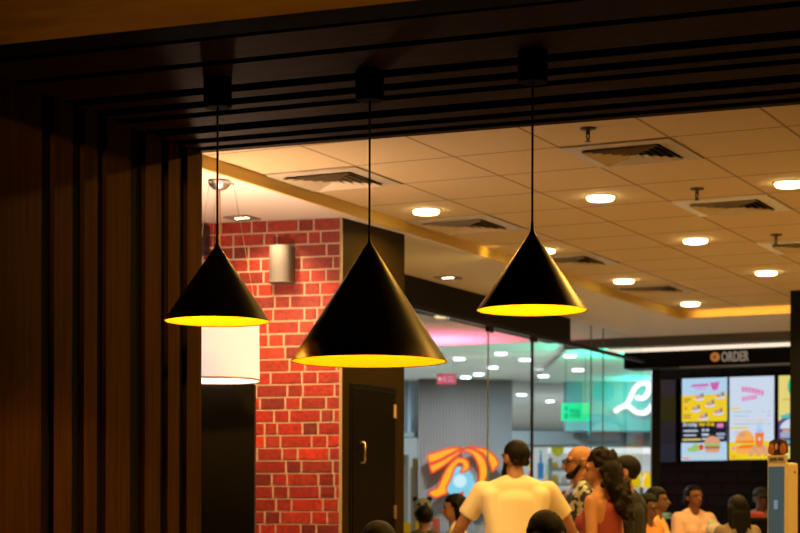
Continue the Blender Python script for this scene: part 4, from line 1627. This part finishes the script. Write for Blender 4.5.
# ------------------------------------------------------------------ people
def cap(bm, p0, p1, r0, r1, hint=(1, 0, 0), ku=1.0, kv=1.0, flat=False):
    """tapered limb section from p0 to p1; ku stretches it along the hint, kv across"""
    p0, p1 = Vector(p0), Vector(p1)
    d = p1 - p0
    L = d.length
    d = d.normalized() if L > 1e-6 else Vector((0, 0, 1))
    h = Vector(hint)
    u = h - d * h.dot(d)
    if u.length < 1e-3:
        u = Vector((0, 1, 0)) - d * d.y
    u.normalize()
    v = d.cross(u)
    if flat:
        n = 20
        r_ = []
        for p, r in ((p0, r0), (p1, r1)):
            r_.append([bm.verts.new(p + u * math.cos(2 * PI * k / n) * r * ku + v * math.sin(2 * PI * k / n) * r * kv) for k in range(n)])
        for k in range(n):
            bm.faces.new((r_[0][k], r_[0][(k + 1) % n], r_[1][(k + 1) % n], r_[1][k]))
        bm.faces.new(r_[0][::-1])
        bm.faces.new(r_[1])
        return
    q = bmesh.ops.create_uvsphere(bm, u_segments=16, v_segments=12, radius=1.0)
    for vt in q['verts']:
        c = vt.co.copy()
        r, base = (r1, p1) if c.z > 1e-6 else (r0, p0)
        vt.co = base + u * (c.x * r * ku) + v * (c.y * r * kv) + d * (c.z * r)


def solidify(name, bm, m, parent, vox, smooth_it=4):
    """fuse overlapping closed shapes into one continuous smooth surface"""
    bmesh.ops.recalc_face_normals(bm, faces=bm.faces)
    me = bpy.data.meshes.new(name)
    bm.to_mesh(me)
    bm.free()
    o = bpy.data.objects.new(name, me)
    C.objects.link(o)
    r = o.modifiers.new('fuse', 'REMESH')
    r.mode = 'VOXEL'
    r.voxel_size = vox
    s = o.modifiers.new('soften', 'SMOOTH')
    s.iterations = smooth_it
    s.factor = 0.5
    dg = bpy.context.evaluated_depsgraph_get()
    dg.update()
    me2 = bpy.data.meshes.new_from_object(o.evaluated_get(dg))
    bpy.data.objects.remove(o)
    bpy.data.meshes.remove(me)
    me2.name = name
    me2.materials.clear()
    me2.materials.append(m)
    for p in me2.polygons:
        p.use_smooth = True
    o = bpy.data.objects.new(name, me2)
    C.objects.link(o)
    if parent:
        o.parent = parent
    return o


def hand(bm, wrist, d, nrm, s, side):
    d = Vector(d).normalized()
    nrm = Vector(nrm)
    nrm = (nrm - d * nrm.dot(d)).normalized()
    a = d.cross(nrm) * side        # towards the thumb
    w_ = Vector(wrist)
    cap(bm, w_ + d * 0.015 * s, w_ + d * 0.075 * s, 0.030 * s, 0.036 * s, a, 1.05, 0.45)
    for k, (o_, ln) in enumerate(((0.036, 0.072), (0.012, 0.082), (-0.012, 0.076), (-0.035, 0.058))):
        b = w_ + d * 0.085 * s + a * o_ * s
        m1 = b + (d + a * o_ * 2.0) * ln * 0.5 * s + nrm * 0.006 * s
        e_ = m1 + (d * 0.85 + nrm * 0.5) * ln * 0.5 * s
        cap(bm, b, m1, 0.0092 * s, 0.0086 * s)
        cap(bm, m1, e_, 0.0086 * s, 0.0072 * s)
    b = w_ + d * 0.03 * s + a * 0.028 * s
    m1 = b + (d * 0.5 + a * 0.75) * 0.045 * s + nrm * 0.008 * s
    cap(bm, b, m1, 0.0135 * s, 0.0105 * s)
    cap(bm, m1, m1 + (d * 0.85 + a * 0.25 + nrm * 0.2) * 0.034 * s, 0.0105 * s, 0.0085 * s)


def skin_mat(col):
    return mat('skin_%d_%d' % (int(col[0] * 1000), int(col[2] * 1000)), col, 0.55, noise=0.06, nscale=30)


def person(label, x, ytop, D, phi, top_dz=0.0, skin=(0.36, 0.16, 0.08), shirt=(0.5, 0.5, 0.5), pants=(0.03, 0.035, 0.05), hair=None, hair_col=(0.012, 0.009, 0.007),
           female=False, seat=False, arms=None, sleeve=0.55, head_turn=0.0, head_nod=0.0, lean=0.0, wide=1.0, beard=False, glasses=False, capcol=None, shirt_mat=None, height=None, vox=0.0075, hair_dz=0.012, lean_side=0.0, tank=False, group=None):
    """x, ytop: where the crown shows; D: metres away; phi: 0 faces the camera, pi away, -pi/2 image left"""
    crown = at(x, ytop, D)
    zt = crown.z - hair_dz
    if seat:
        s = (height or 1.7) / 1.75
    else:
        s = (zt / 1.75) if not height else height / 1.75
    t = thing('person', label, 'person', (crown.x, crown.y, 0), YAW + phi, group)
    hz = 0.93 * s                     # hip height when standing
    if seat:
        hz = zt - (1.75 - 0.93) * s   # hips wherever the crown asks for
    base = hz - 0.93 * s

    def P(x_, y_, z_):
        """standing coordinates of a 1.75 m figure, front is -y; leaning bends about the hips"""
        z2 = z_ - 0.93
        y2 = y_
        x2 = x_
        if z2 > 0:
            y2 = y_ * math.cos(lean) - z2 * math.sin(lean)
            z2 = z2 * math.cos(lean) + y_ * math.sin(lean)
            x2 = x_ + lean_side * z2
        return Vector((x2 * s, y2 * s, 0.93 * s + z2 * s + base))
    sk = skin_mat(skin)
    wS = (0.165 if female else 0.19) * wide
    # joints
    J = {}
    for side, q in (('L', 1), ('R', -1)):
        a = (arms or {}).get(side)
        sh = P(q * wS, 0.01, 1.425)
        if a is None:
            el, wr = P(q * (wS + 0.055), 0.04, 1.13), P(q * (wS + 0.06), -0.06, 0.88)
        else:
            el, wr = P(*a[0]), P(*a[1])
        J[side] = (sh, el, wr)
    bm = newbm()
    # torso
    k = 0.92 if female else 1.0
    cap(bm, P(0, 0, 0.93), P(0, 0, 1.02), 0.115 * s, 0.11 * s, (1, 0, 0), 1.42 * k * wide ** .5, 0.95)
    cap(bm, P(0, 0, 1.02), P(0, 0.0, 1.16), 0.11 * s, 0.108 * s, (1, 0, 0), 1.28 * k * wide ** .5, 0.95)
    cap(bm, P(0, 0, 1.16), P(0, 0.01, 1.33), 0.112 * s, 0.115 * s, (1, 0, 0), 1.36 * k * wide, 0.98)
    cap(bm, P(-wS * 0.72, 0.012, 1.40), P(wS * 0.72, 0.012, 1.40), 0.068 * s, 0.068 * s, (0, 1, 0), 1.1, 0.9)
    for q in (-1, 1):
        cap(bm, P(q * wS * 0.50, 0.01, 1.15), P(q * wS * 0.70, 0.015, 1.37), 0.066 * s, 0.072 * s, (0, 1, 0), 1.1, 0.8)
    if female:
        for q in (-1, 1):
            ell(bm, P(q * 0.068, -0.085, 1.285), (0.058 * s, 0.053 * s, 0.060 * s), 16, 12)
    for q in (-1, 1):
        cap(bm, P(q * 0.05, 0.02, 1.49), P(q * wS * 0.8, 0.015, 1.435), 0.045 * s, 0.05 * s, (0, 1, 0), 1.0, 0.8)   # trapezius
    cap(bm, P(0, 0.02, 1.44), P(0, 0.0, 1.55), 0.062 * s, 0.056 * s)
    # head
    hc = P(0, -0.005, 1.645)
    HM = Matrix.Rotation(head_turn, 4, 'Z') @ Matrix.Rotation(head_nod, 4, 'X')

    def Hd(x_, y_, z_):
        return hc + (HM @ Vector((x_ * s, y_ * s, z_ * s)))
    M3 = HM
    hb = newbm()
    ell(bm, Hd(0, 0.012, 0.02), (0.076 * s, 0.095 * s, 0.088 * s), 24, 16, M3)
    ell(bm, Hd(0, -0.03, -0.035), (0.060 * s, 0.066 * s, 0.078 * s), 24, 16, M3)
    ell(bm, Hd(0, -0.062, -0.083), (0.034 * s, 0.030 * s, 0.026 * s), 16, 12, M3)
    cap(bm, Hd(0, -0.085, 0.008), Hd(0, -0.112, -0.028), 0.011 * s, 0.0165 * s)
    ell(bm, Hd(0, -0.090, -0.058), (0.026 * s, 0.014 * s, 0.012 * s), 12, 8, M3)
    cap(bm, Hd(-0.04, -0.075, 0.022), Hd(0.04, -0.075, 0.022), 0.015 * s, 0.015 * s)
    for q in (-1, 1):
        ell(bm, Hd(q * 0.078, 0.015, -0.012), (0.011 * s, 0.020 * s, 0.032 * s), 12, 8, M3)
    hb.free()
    # arms and hands
    for side, q in (('L', 1), ('R', -1)):
        sh, el, wr = J[side]
        cap(bm, sh, el, 0.054 * s * (0.86 if female else 1), 0.041 * s * (0.9 if female else 1))
        cap(bm, el, wr, 0.042 * s * (0.88 if female else 1), 0.028 * s)
        d = (wr - el).normalized()
        inward = Vector((-q, 0, 0.0)) if abs(d.x) < 0.8 else Vector((0, -1, 0))
        hand(bm, wr, d, inward, s, 1 if q < 0 else -1)
    # legs and feet
    legs = []
    for q in (-1, 1):
        hip = Vector((q * 0.095 * s, 0, hz - 0.01))
        if seat:
            kn = hip + Vector((q * 0.05 * s, -0.42 * s, 0.0))
            an = Vector((kn.x, kn.y + 0.03 * s, max(0.08 * s, hz - 0.50 * s)))
        else:
            kn = Vector((q * 0.105 * s, -0.01, 0.50 * s))
            an = Vector((q * 0.11 * s, 0.02 * s, 0.085 * s))
        legs.append((hip, kn, an))
        cap(bm, hip, kn, 0.085 * s, 0.058 * s)
        cap(bm, kn, an, 0.056 * s, 0.036 * s)
        cap(bm, an + Vector((0, 0.02 * s, -0.045 * s)), an + Vector((q * 0.015 * s, -0.14 * s, -0.055 * s)), 0.036 * s, 0.030 * s, (1, 0, 0), 1.15, 0.8)
    body = solidify('body', bm, sk, t, vox, 3)
    # face
    for q in (-1, 1):
        e = newbm()
        ell(e, Hd(q * 0.031, -0.082, 0.004), (0.013 * s, 0.008 * s, 0.0075 * s), 12, 8, M3)
        obj('eye', e, mat('eye_dark', (0.03, 0.02, 0.015), 0.25), t, True)
        e = newbm()
        cap(e, Hd(q * 0.014, -0.093, 0.025), Hd(q * 0.048, -0.082, 0.027), 0.0055 * s, 0.004 * s)
        obj('eyebrow', e, mat('hair_brow', (0.012, 0.009, 0.007), 0.7), t, True)
    e = newbm()
    cap(e, Hd(-0.02, -0.098, -0.058), Hd(0.02, -0.098, -0.058), 0.006 * s, 0.006 * s)
    obj('mouth', e, mat('lips', (0.25, 0.07, 0.05), 0.5), t, True)
    # shirt
    sm = shirt_mat or mat('cloth_%d_%d_%d' % tuple(int(c * 1000) for c in shirt), shirt, 0.8, bump=0.25, nscale=9, stretch=(1, 1, 0.35))
    bm = newbm()
    g = 0.014 * s
    cap(bm, P(0, 0, 0.90), P(0, 0, 1.02), 0.122 * s + g, 0.118 * s + g, (1, 0, 0), 1.38 * k * wide ** .5, 0.98, flat=True)
    cap(bm, P(0, 0, 1.0), P(0, 0.0, 1.18), 0.113 * s + g, 0.112 * s + g, (1, 0, 0), 1.32 * k * wide ** .5, 1.0)
    cap(bm, P(0, 0, 1.14), P(0, 0.01, 1.33), 0.116 * s + g, 0.116 * s + g, (1, 0, 0), 1.38 * k * wide, 1.0)
    if female:
        for q in (-1, 1):
            ell(bm, P(q * 0.068, -0.088, 1.285), (0.058 * s + g * .7, 0.054 * s + g * .7, 0.060 * s + g * .7), 16, 12)
    if tank:
        for q in (-1, 1):
            cap(bm, P(q * 0.075, 0.06, 1.34), P(q * 0.085, 0.02, 1.475), 0.03 * s, 0.022 * s, (1, 0, 0), 1.2, 0.9)
            cap(bm, P(q * 0.075, -0.07, 1.34), P(q * 0.085, 0.01, 1.475), 0.03 * s, 0.022 * s, (1, 0, 0), 1.2, 0.9)
        cap(bm, P(-wS * 0.45, 0.035, 1.37), P(wS * 0.45, 0.035, 1.37), 0.058 * s, 0.058 * s, (0, 1, 0), 1.0, 1.0)
    else:
        cap(bm, P(-wS * 0.74, 0.012, 1.40), P(wS * 0.74, 0.012, 1.40), 0.068 * s + g, 0.068 * s + g, (0, 1, 0), 1.1, 0.9)
        cap(bm, P(-wS * 0.35, 0.03, 1.44), P(wS * 0.35, 0.03, 1.44), 0.058 * s + g, 0.058 * s + g, (0, 1, 0), 1.0, 1.0)
        for q in (-1, 1):
            cap(bm, P(q * wS * 0.48, 0.012, 1.02), P(q * wS * 0.74, 0.016, 1.37), 0.062 * s + g, 0.076 * s + g, (0, 1, 0), 1.25, 0.8)
        for q in (-1, 1):
            cap(bm, P(q * 0.062, 0.02, 1.485), P(q * wS * 0.8, 0.015, 1.435), 0.044 * s + g * .8, 0.05 * s + g * .9, (0, 1, 0), 1.0, 0.8)
        for side in ('L', 'R'):
            sh, el, wr = J[side]
            if sleeve <= 1:
                end = sh.lerp(el, sleeve)
                cap(bm, sh, sh.lerp(el, 0.25), 0.056 * s + g, 0.056 * s + g)
                cap(bm, sh, end, 0.056 * s + g, (0.058 - 0.008 * sleeve) * s + g * 1.2, flat=True)
            else:
                cap(bm, sh, el, 0.056 * s + g, 0.045 * s + g * .8)
                cap(bm, el, el.lerp(wr, sleeve - 1), 0.045 * s + g * .8, 0.036 * s + g * .6)
    solidify('shirt', bm, sm, t, 0.010, 12)
    # trousers
    bm = newbm()
    pm = mat('cloth_%d_%d_%d' % tuple(int(c * 1000) for c in pants), pants, 0.85, bump=0.2, nscale=9)
    cap(bm, Vector((0, 0, hz - 0.06 * s)), Vector((0, 0, hz + 0.06 * s)), 0.118 * s + .01, 0.115 * s + .008, (1, 0, 0), 1.4 * k, 0.97)
    for hip, kn, an in legs:
        cap(bm, hip, kn, 0.094 * s, 0.068 * s)
        cap(bm, kn, an + Vector((0, 0, 0.03)), 0.066 * s, 0.052 * s, flat=False)
    solidify('trousers', bm, pm, t, 0.013, 3)
    for (hip, kn, an), q in zip(legs, (-1, 1)):
        bm = newbm()
        cap(bm, an + Vector((0, 0.03 * s, -0.042 * s)), an + Vector((q * 0.015 * s, -0.15 * s, -0.050 * s)), 0.043 * s, 0.036 * s, (1, 0, 0), 1.12, 0.95)
        obj('shoe', bm, mat('shoe_dark', (0.03, 0.028, 0.03), 0.6), t, True)
    # hair
    hair_col = tuple(c * 0.4 for c in hair_col)
    hm = mat('hair_%d_%d' % (int(hair_col[0] * 100000), int(hair_col[2] * 100000)), hair_col, 0.6, noise=0.3, nscale=40, bump=0.35, spec=0.15)
    bm = newbm()
    if hair in ('short', 'crop', 'bob', 'long', 'curly', 'bun', 'tied'):
        e = {'crop': 0.006, 'short': 0.010}.get(hair, 0.014)
        ell(bm, Hd(0, 0.018, 0.028), ((0.076 + e) * s, (0.094 + e) * s, (0.085 + e) * s), 28, 18, M3)
        # face opening: cut away what would cover the face
        front = HM @ Vector((0, -1, 0))
        HI = HM.inverted()
        for vt in bm.verts:
            l = HI @ (vt.co - hc) / s
            lim = (0.064 if hair in ('tied', 'bun') else 0.052) if l.y < -0.03 else (-0.005 if hair not in ('crop', 'short') else 0.018)
            if hair in ('crop', 'short') and l.y >= 0.035 and l.z < -0.035:
                vt.co = hc + HM @ (Vector((l.x * 0.8, l.y * 0.7, l.z * 0.8)) * s)
            elif l.y < 0.035 and l.z < lim:
                l = Vector((l.x * 0.80, l.y * 0.70 + 0.012, l.z * 0.9))
                vt.co = hc + HM @ (l * s)
        if hair == 'crop' or hair == 'short':
            cap(bm, Hd(-0.04, 0.066, -0.03), Hd(0.04, 0.066, -0.03), 0.026 * s, 0.026 * s)
        else:
            cap(bm, Hd(-0.045, 0.06, -0.05), Hd(0.045, 0.06, -0.05), 0.045 * s, 0.045 * s)
    rh = random.Random(int(x))
    if hair == 'bob':
        for q in (-1, 1):
            cap(bm, Hd(q * 0.068, 0.03, 0.02), Hd(q * 0.075, 0.03, -0.11), 0.035 * s, 0.032 * s)
        cap(bm, Hd(-0.05, 0.075, -0.02), Hd(-0.05, 0.075, -0.12), 0.042 * s, 0.038 * s)
        cap(bm, Hd(0.05, 0.075, -0.02), Hd(0.05, 0.075, -0.12), 0.042 * s, 0.038 * s)
    if hair == 'long':
        for q in (-1, -0.35, 0.35, 1):
            cap(bm, Hd(q * 0.066, 0.045 + 0.035 * (1 - abs(q)), 0.0), Hd(q * 0.085, 0.075 + 0.02 * (1 - abs(q)), -0.30), 0.044 * s, 0.030 * s)
        cap(bm, Hd(0, 0.08, -0.05), Hd(0, 0.10, -0.33), 0.055 * s, 0.035 * s, (1, 0, 0), 1.4, 0.8)
    if hair == 'curly':
        for n_ in range(120):
            a_ = rh.uniform(-2.4, 2.4)
            zz = rh.uniform(-0.36, 0.10)
            if zz < -0.12:
                a_ *= 0.5
            rr_ = 0.085 + 0.035 * min(1, max(0, (0.1 - zz) / 0.2))
            xx, yy = math.sin(a_) * rr_, math.cos(a_) * rr_ * 0.95 + 0.02
            if yy < 0.005 and zz < 0.07:
                continue
            if zz < -0.12:
                yy = max(yy, 0.01) + 0.02
            q_ = rh.uniform(0.018, 0.030)
            ell(bm, Hd(xx, yy, zz), (q_ * s,) * 3, 10, 8)
        cap(bm, Hd(-0.03, 0.07, -0.02), Hd(-0.03, 0.11, -0.32), 0.075 * s, 0.05 * s, (1, 0, 0), 1.3, 0.9)
        cap(bm, Hd(0.04, 0.07, -0.02), Hd(0.04, 0.11, -0.30), 0.075 * s, 0.05 * s, (1, 0, 0), 1.2, 0.9)
        for n_ in range(7):
            ell(bm, Hd(rh.uniform(-.03, .03), 0.02 + rh.uniform(-.03, .04), 0.115 + rh.uniform(-.01, .012)), (0.024 * s,) * 3, 10, 8)
    if hair in ('bun', 'tied'):
        ell(bm, Hd(0, 0.12, 0.03 if hair == 'bun' else -0.01), (0.045 * s, 0.042 * s, 0.042 * s))
    if len(bm.verts):
        solidify('hair', bm, hm, t, 0.0075, 2)
    else:
        bm.free()
    if beard:
        bm = newbm()
        for q in (-1, 1):
            cap(bm, Hd(q * 0.060, -0.018, -0.035), Hd(q * 0.035, -0.068, -0.095), 0.016 * s, 0.022 * s)
        cap(bm, Hd(-0.028, -0.076, -0.095), Hd(0.028, -0.076, -0.095), 0.026 * s, 0.026 * s)
        cap(bm, Hd(-0.022, -0.100, -0.047), Hd(0.022, -0.100, -0.047), 0.006 * s, 0.006 * s)
        solidify('beard', bm, hm, t, 0.006, 2)
    if glasses:
        bm = newbm()
        for q in (-1, 1):
            ring = [Hd(q * 0.034 + 0.026 * math.cos(a * PI / 8), -0.107, 0.003 + 0.021 * math.sin(a * PI / 8)) for a in range(17)]
            tube(bm, ring, 0.0042 * s, 6)
            tube(bm, [Hd(q * 0.060, -0.106, 0.008), Hd(q * 0.086, -0.05, 0.008), Hd(q * 0.089, 0.03, 0.002)], 0.0038 * s, 6)
        tube(bm, [Hd(-0.009, -0.108, 0.008), Hd(0.009, -0.108, 0.008)], 0.0038 * s, 6)
        obj('glasses', bm, mat('glasses_black', (0.008, 0.008, 0.01), 0.3), t, True)
    if capcol:
        bm = newbm()
        q = ell(bm, Hd(0, 0.012, 0.055), (0.090 * s, 0.106 * s, 0.078 * s), 24, 16, M3)
        for vt in bm.verts:
            l = HM.inverted() @ (vt.co - hc) / s
            if l.z < 0.045:
                l.z = 0.045
                vt.co = hc + HM @ (l * s)
        cap(bm, Hd(0, -0.09, 0.045), Hd(0, -0.145, 0.036), 0.070 * s, 0.060 * s, (1, 0, 0), 1.0, 0.12)
        solidify('cap', bm, mat('cap_cloth', capcol, 0.8), t, 0.007, 2)
    return t, P, s, hz


def stool_for(t, hz, label):
    """plain stool under a seated person"""
    loc = t.location
    h = hz - 0.19
    st = thing('stool', label, 'stool', (loc.x, loc.y, 0), t.rotation_euler.z)
    bm = newbm()
    lathe(bm, [(0.001, h), (0.16, h), (0.175, h - 0.012), (0.17, h - 0.035), (0.001, h - 0.035)], 32)
    obj('seat', bm, mat('stool_seat', (0.08, 0.05, 0.03), 0.5), st, True)
    for k in range(4):
        a = PI / 4 + k * PI / 2
        bm = newbm()
        tube(bm, [(0.11 * math.cos(a), 0.11 * math.sin(a), h - 0.03), (0.17 * math.cos(a), 0.17 * math.sin(a), 0)], 0.014)
        obj('leg', bm, M_black, st, True)
    return st


# floral shirt material
def floral():
    m = bpy.data.materials.new('floral_shirt')
    m.use_nodes = True
    nt = m.node_tree
    b = nt.nodes['Principled BSDF']
    tc = nt.nodes.new('ShaderNodeTexCoord')
    v = nt.nodes.new('ShaderNodeTexNoise'); v.inputs['Scale'].default_value = 16; v.inputs['Detail'].default_value = 2
    nt.links.new(tc.outputs['Object'], v.inputs['Vector'])
    r = nt.nodes.new('ShaderNodeValToRGB'); r.color_ramp.interpolation = 'CONSTANT'
    r.color_ramp.elements[0].color = (0.03, 0.03, 0.035, 1)
    r.color_ramp.elements[1].color = (0.55, 0.50, 0.42, 1); r.color_ramp.elements[1].position = 0.5
    nt.links.new(v.outputs['Fac'], r.inputs[0])
    nt.links.new(r.outputs[0], b.inputs['Base Color'])
    return m


BROWN = (0.30, 0.125, 0.055)
TAN = (0.42, 0.19, 0.09)
# man in the pale T-shirt, back turned, arms braced outwards
person('man in pale yellow T-shirt seen from behind, arms braced outwards, short cropped hair', 516, 438.5, 12.5, PI, skin=(0.34, 0.15, 0.07), shirt=(0.80, 0.66, 0.40), hair='crop', hair_col=(0.022, 0.013, 0.009),
       beard=True, head_turn=0.55, wide=1.12, sleeve=0.72, lean=0.12,
       arms={'R': ((0.0 - 0.355, -0.10, 1.215), (-0.46, -0.28, 1.0)), 'L': ((0.345, -0.10, 1.215), (0.46, -0.28, 1.0))})
person('bald man in glasses and black-and-white patterned shirt, facing left', 580, 446.5, 13.6, -PI / 2 + 0.12, skin=(0.42, 0.17, 0.07), shirt=(0.4, 0.4, 0.4), shirt_mat=floral(), hair=None, hair_col=(0.01, 0.009, 0.009), beard=True, glasses=True, hair_dz=0.0, head_nod=0.10)
person('woman with long dark curly hair in a rust red sleeveless top, turned left', 601, 447, 12.1, -PI / 2 - 0.55, skin=(0.46, 0.20, 0.09), shirt=(0.26, 0.035, 0.022), hair='curly', hair_col=(0.020, 0.010, 0.007), female=True, tank=True, head_turn=0.30, head_nod=0.18, hair_dz=0.035)
person('man in black T-shirt with short dark hair behind the curly-haired woman', 625, 455.5, 13.3, -PI / 2 - 0.5, skin=(0.40, 0.17, 0.08), shirt=(0.005, 0.0045, 0.0045), hair='short', hair_col=(0.016, 0.011, 0.008), head_turn=0.3)
person('dark-haired woman in an orange and white top, facing right by the dark jamb', 657, 487, 15.4, PI / 2 - 0.3, skin=(0.16, 0.07, 0.04), shirt=(0.72, 0.36, 0.12), hair='long', female=True, head_nod=0.05)
person('woman with tied-up dark hair bending beside the black T-shirt', 648, 494, 14.6, PI / 2 - 0.7, skin=(0.13, 0.055, 0.03), shirt=(0.62, 0.24, 0.06), hair='bun', female=True, head_nod=0.35)
t_k, Pk, sk_, _ = person('woman in a peach blouse with dark hair tied back, holding a white bag', 694, 485.5, 17.6, 0.35, skin=(0.20, 0.075, 0.04), shirt=(0.80, 0.50, 0.40), hair='tied', female=True, wide=1.08, sleeve=1.7, head_turn=0.1,
       arms={'L': ((0.27, -0.10, 1.17), (0.22, -0.30, 1.16)), 'R': ((-0.24, -0.06, 1.14), (0.06, -0.33, 1.13))})
person('man in dark cap and light grey collared shirt behind the order counter', 761, 487.5, 19.6, 0.15, skin=(0.15, 0.06, 0.03), shirt=(0.34, 0.31, 0.27), hair='short', capcol=(0.05, 0.045, 0.035), hair_dz=0.02)
person('woman with long dark hair in a brown top, back turned before the kiosk', 737, 506.5, 14.5, PI + 0.3, skin=(0.2, 0.09, 0.05), shirt=(0.20, 0.14, 0.11), hair='long', female=True, height=1.45)
_t, _P, _s, _h = person('seated person with a dark round head of hair in front of the pale T-shirt', 545, 511, 9.2, PI + 0.2, skin=(0.25, 0.1, 0.05), shirt=(0.04, 0.035, 0.03), hair='bob', hair_col=(0.008, 0.006, 0.005), seat=True, height=1.72)
stool_for(_t, _h, 'dark stool under the seated person before the pale T-shirt')
_t, _P, _s, _h = person('seated dark-haired person at the foot of the black pillar door', 379, 522, 9.0, PI - 0.2, skin=(0.25, 0.1, 0.05), shirt=(0.02, 0.02, 0.02), hair='bob', hair_col=(0.008, 0.006, 0.005), seat=True, height=1.7)
stool_for(_t, _h, 'dark stool under the seated person by the black pillar')
person('child with short black hair, back turned, left of the woman in white', 424.5, 515, 14.6, PI, skin=(0.2, 0.08, 0.05), shirt=(0.03, 0.03, 0.035), hair='short', hair_col=(0.006, 0.005, 0.005), height=1.37)
person('woman in white top with black hair in profile, facing left below the neon sign', 455, 494, 13.9, -PI / 2 - 0.05, skin=(0.42, 0.19, 0.12), shirt=(0.72, 0.62, 0.42), hair='bob', hair_col=(0.007, 0.006, 0.006), female=True, head_nod=0.12)

# white bag held by the woman in peach
bp_ = at(714, 527, 17.25)
t = thing('carrier_bag', 'white carrier bag in the hands of the woman in peach', 'bag', bp_, YAW + 0.4)
bm = newbm()
ell(bm, (0, 0, -0.02), (0.085, 0.05, 0.07), 20, 14)
ell(bm, (-0.02, 0, 0.04), (0.05, 0.03, 0.035), 16, 12)
solidify('bag_body', bm, mat('bag_white', (0.62, 0.58, 0.58), 0.7, bump=0.6, nscale=14), t, 0.007, 1)
bm = newbm()
tube(bm, [(-0.04, 0, 0.055), (-0.03, 0, 0.085), (0.0, 0, 0.09), (0.015, 0, 0.05)], 0.005)
obj('handle', bm, MATS['bag_white'], t)

# counters and the things on them
def counter(x0, x1, ytop, D, label):
    a, b = at(x0, ytop, D), at(x1, ytop, D)
    c = (a + b) / 2
    wd = (x1 - x0) * D / F
    t = thing('counter', label, 'counter', (c.x, c.y, 0), YAW)
    bm = newbm()
    box(bm, (0, 0, (c.z - 0.03) / 2), (wd - 0.04, 0.36, c.z - 0.03))
    obj('body', bm, M_blackwall, t)
    bm = newbm()
    box(bm, (0, 0, c.z - 0.015), (wd, 0.42, 0.03), 0, 0.004)
    obj('worktop', bm, M_black, t)
    return c


c1 = counter(664, 687, 518.5, 18.7, 'black counter behind the woman in peach')
c2 = counter(742, 768, 517.5, 18.6, 'black counter before the man in the cap')
fr_ = Vector((math.cos(YAW), math.sin(YAW), 0))


def heap(c, dx, cols, label, name):
    t = thing(name, label, 'tray', c + fr_ * dx, YAW)
    bm = newbm()
    box(bm, (0, 0, 0.008), (0.21, 0.16, 0.014), 0, 0.004)
    obj('tray_base', bm, mat('tray_' + label.split()[0], cols[0], 0.5), t)
    rq = random.Random(len(label))
    bm = newbm()
    for k in range(9):
        ell(bm, (rq.uniform(-0.07, 0.07), rq.uniform(-0.05, 0.05), 0.03 + rq.uniform(0, 0.012)), (0.034, 0.03, 0.02), 12, 8)
    solidify('wrapped_food', bm, mat('wrap_' + label.split()[0], cols[1], 0.6, noise=0.3, nscale=40), t, 0.007, 1)


heap(c1, -0.115, ((0.3, 0.7, 0.7), (0.30, 0.60, 0.60)), 'turquoise tray of wrapped food on the counter behind the peach blouse', 'food_tray')
heap(c1, 0.115, ((0.8, 0.2, 0.3), (0.80, 0.22, 0.30)), 'pink tray of wrapped food beside the peach blouse sleeve', 'food_tray')
heap(c2, 0.0, ((0.7, 0.12, 0.12), (0.75, 0.16, 0.15)), 'red tray of wrapped food on the counter before the cap man', 'food_tray')
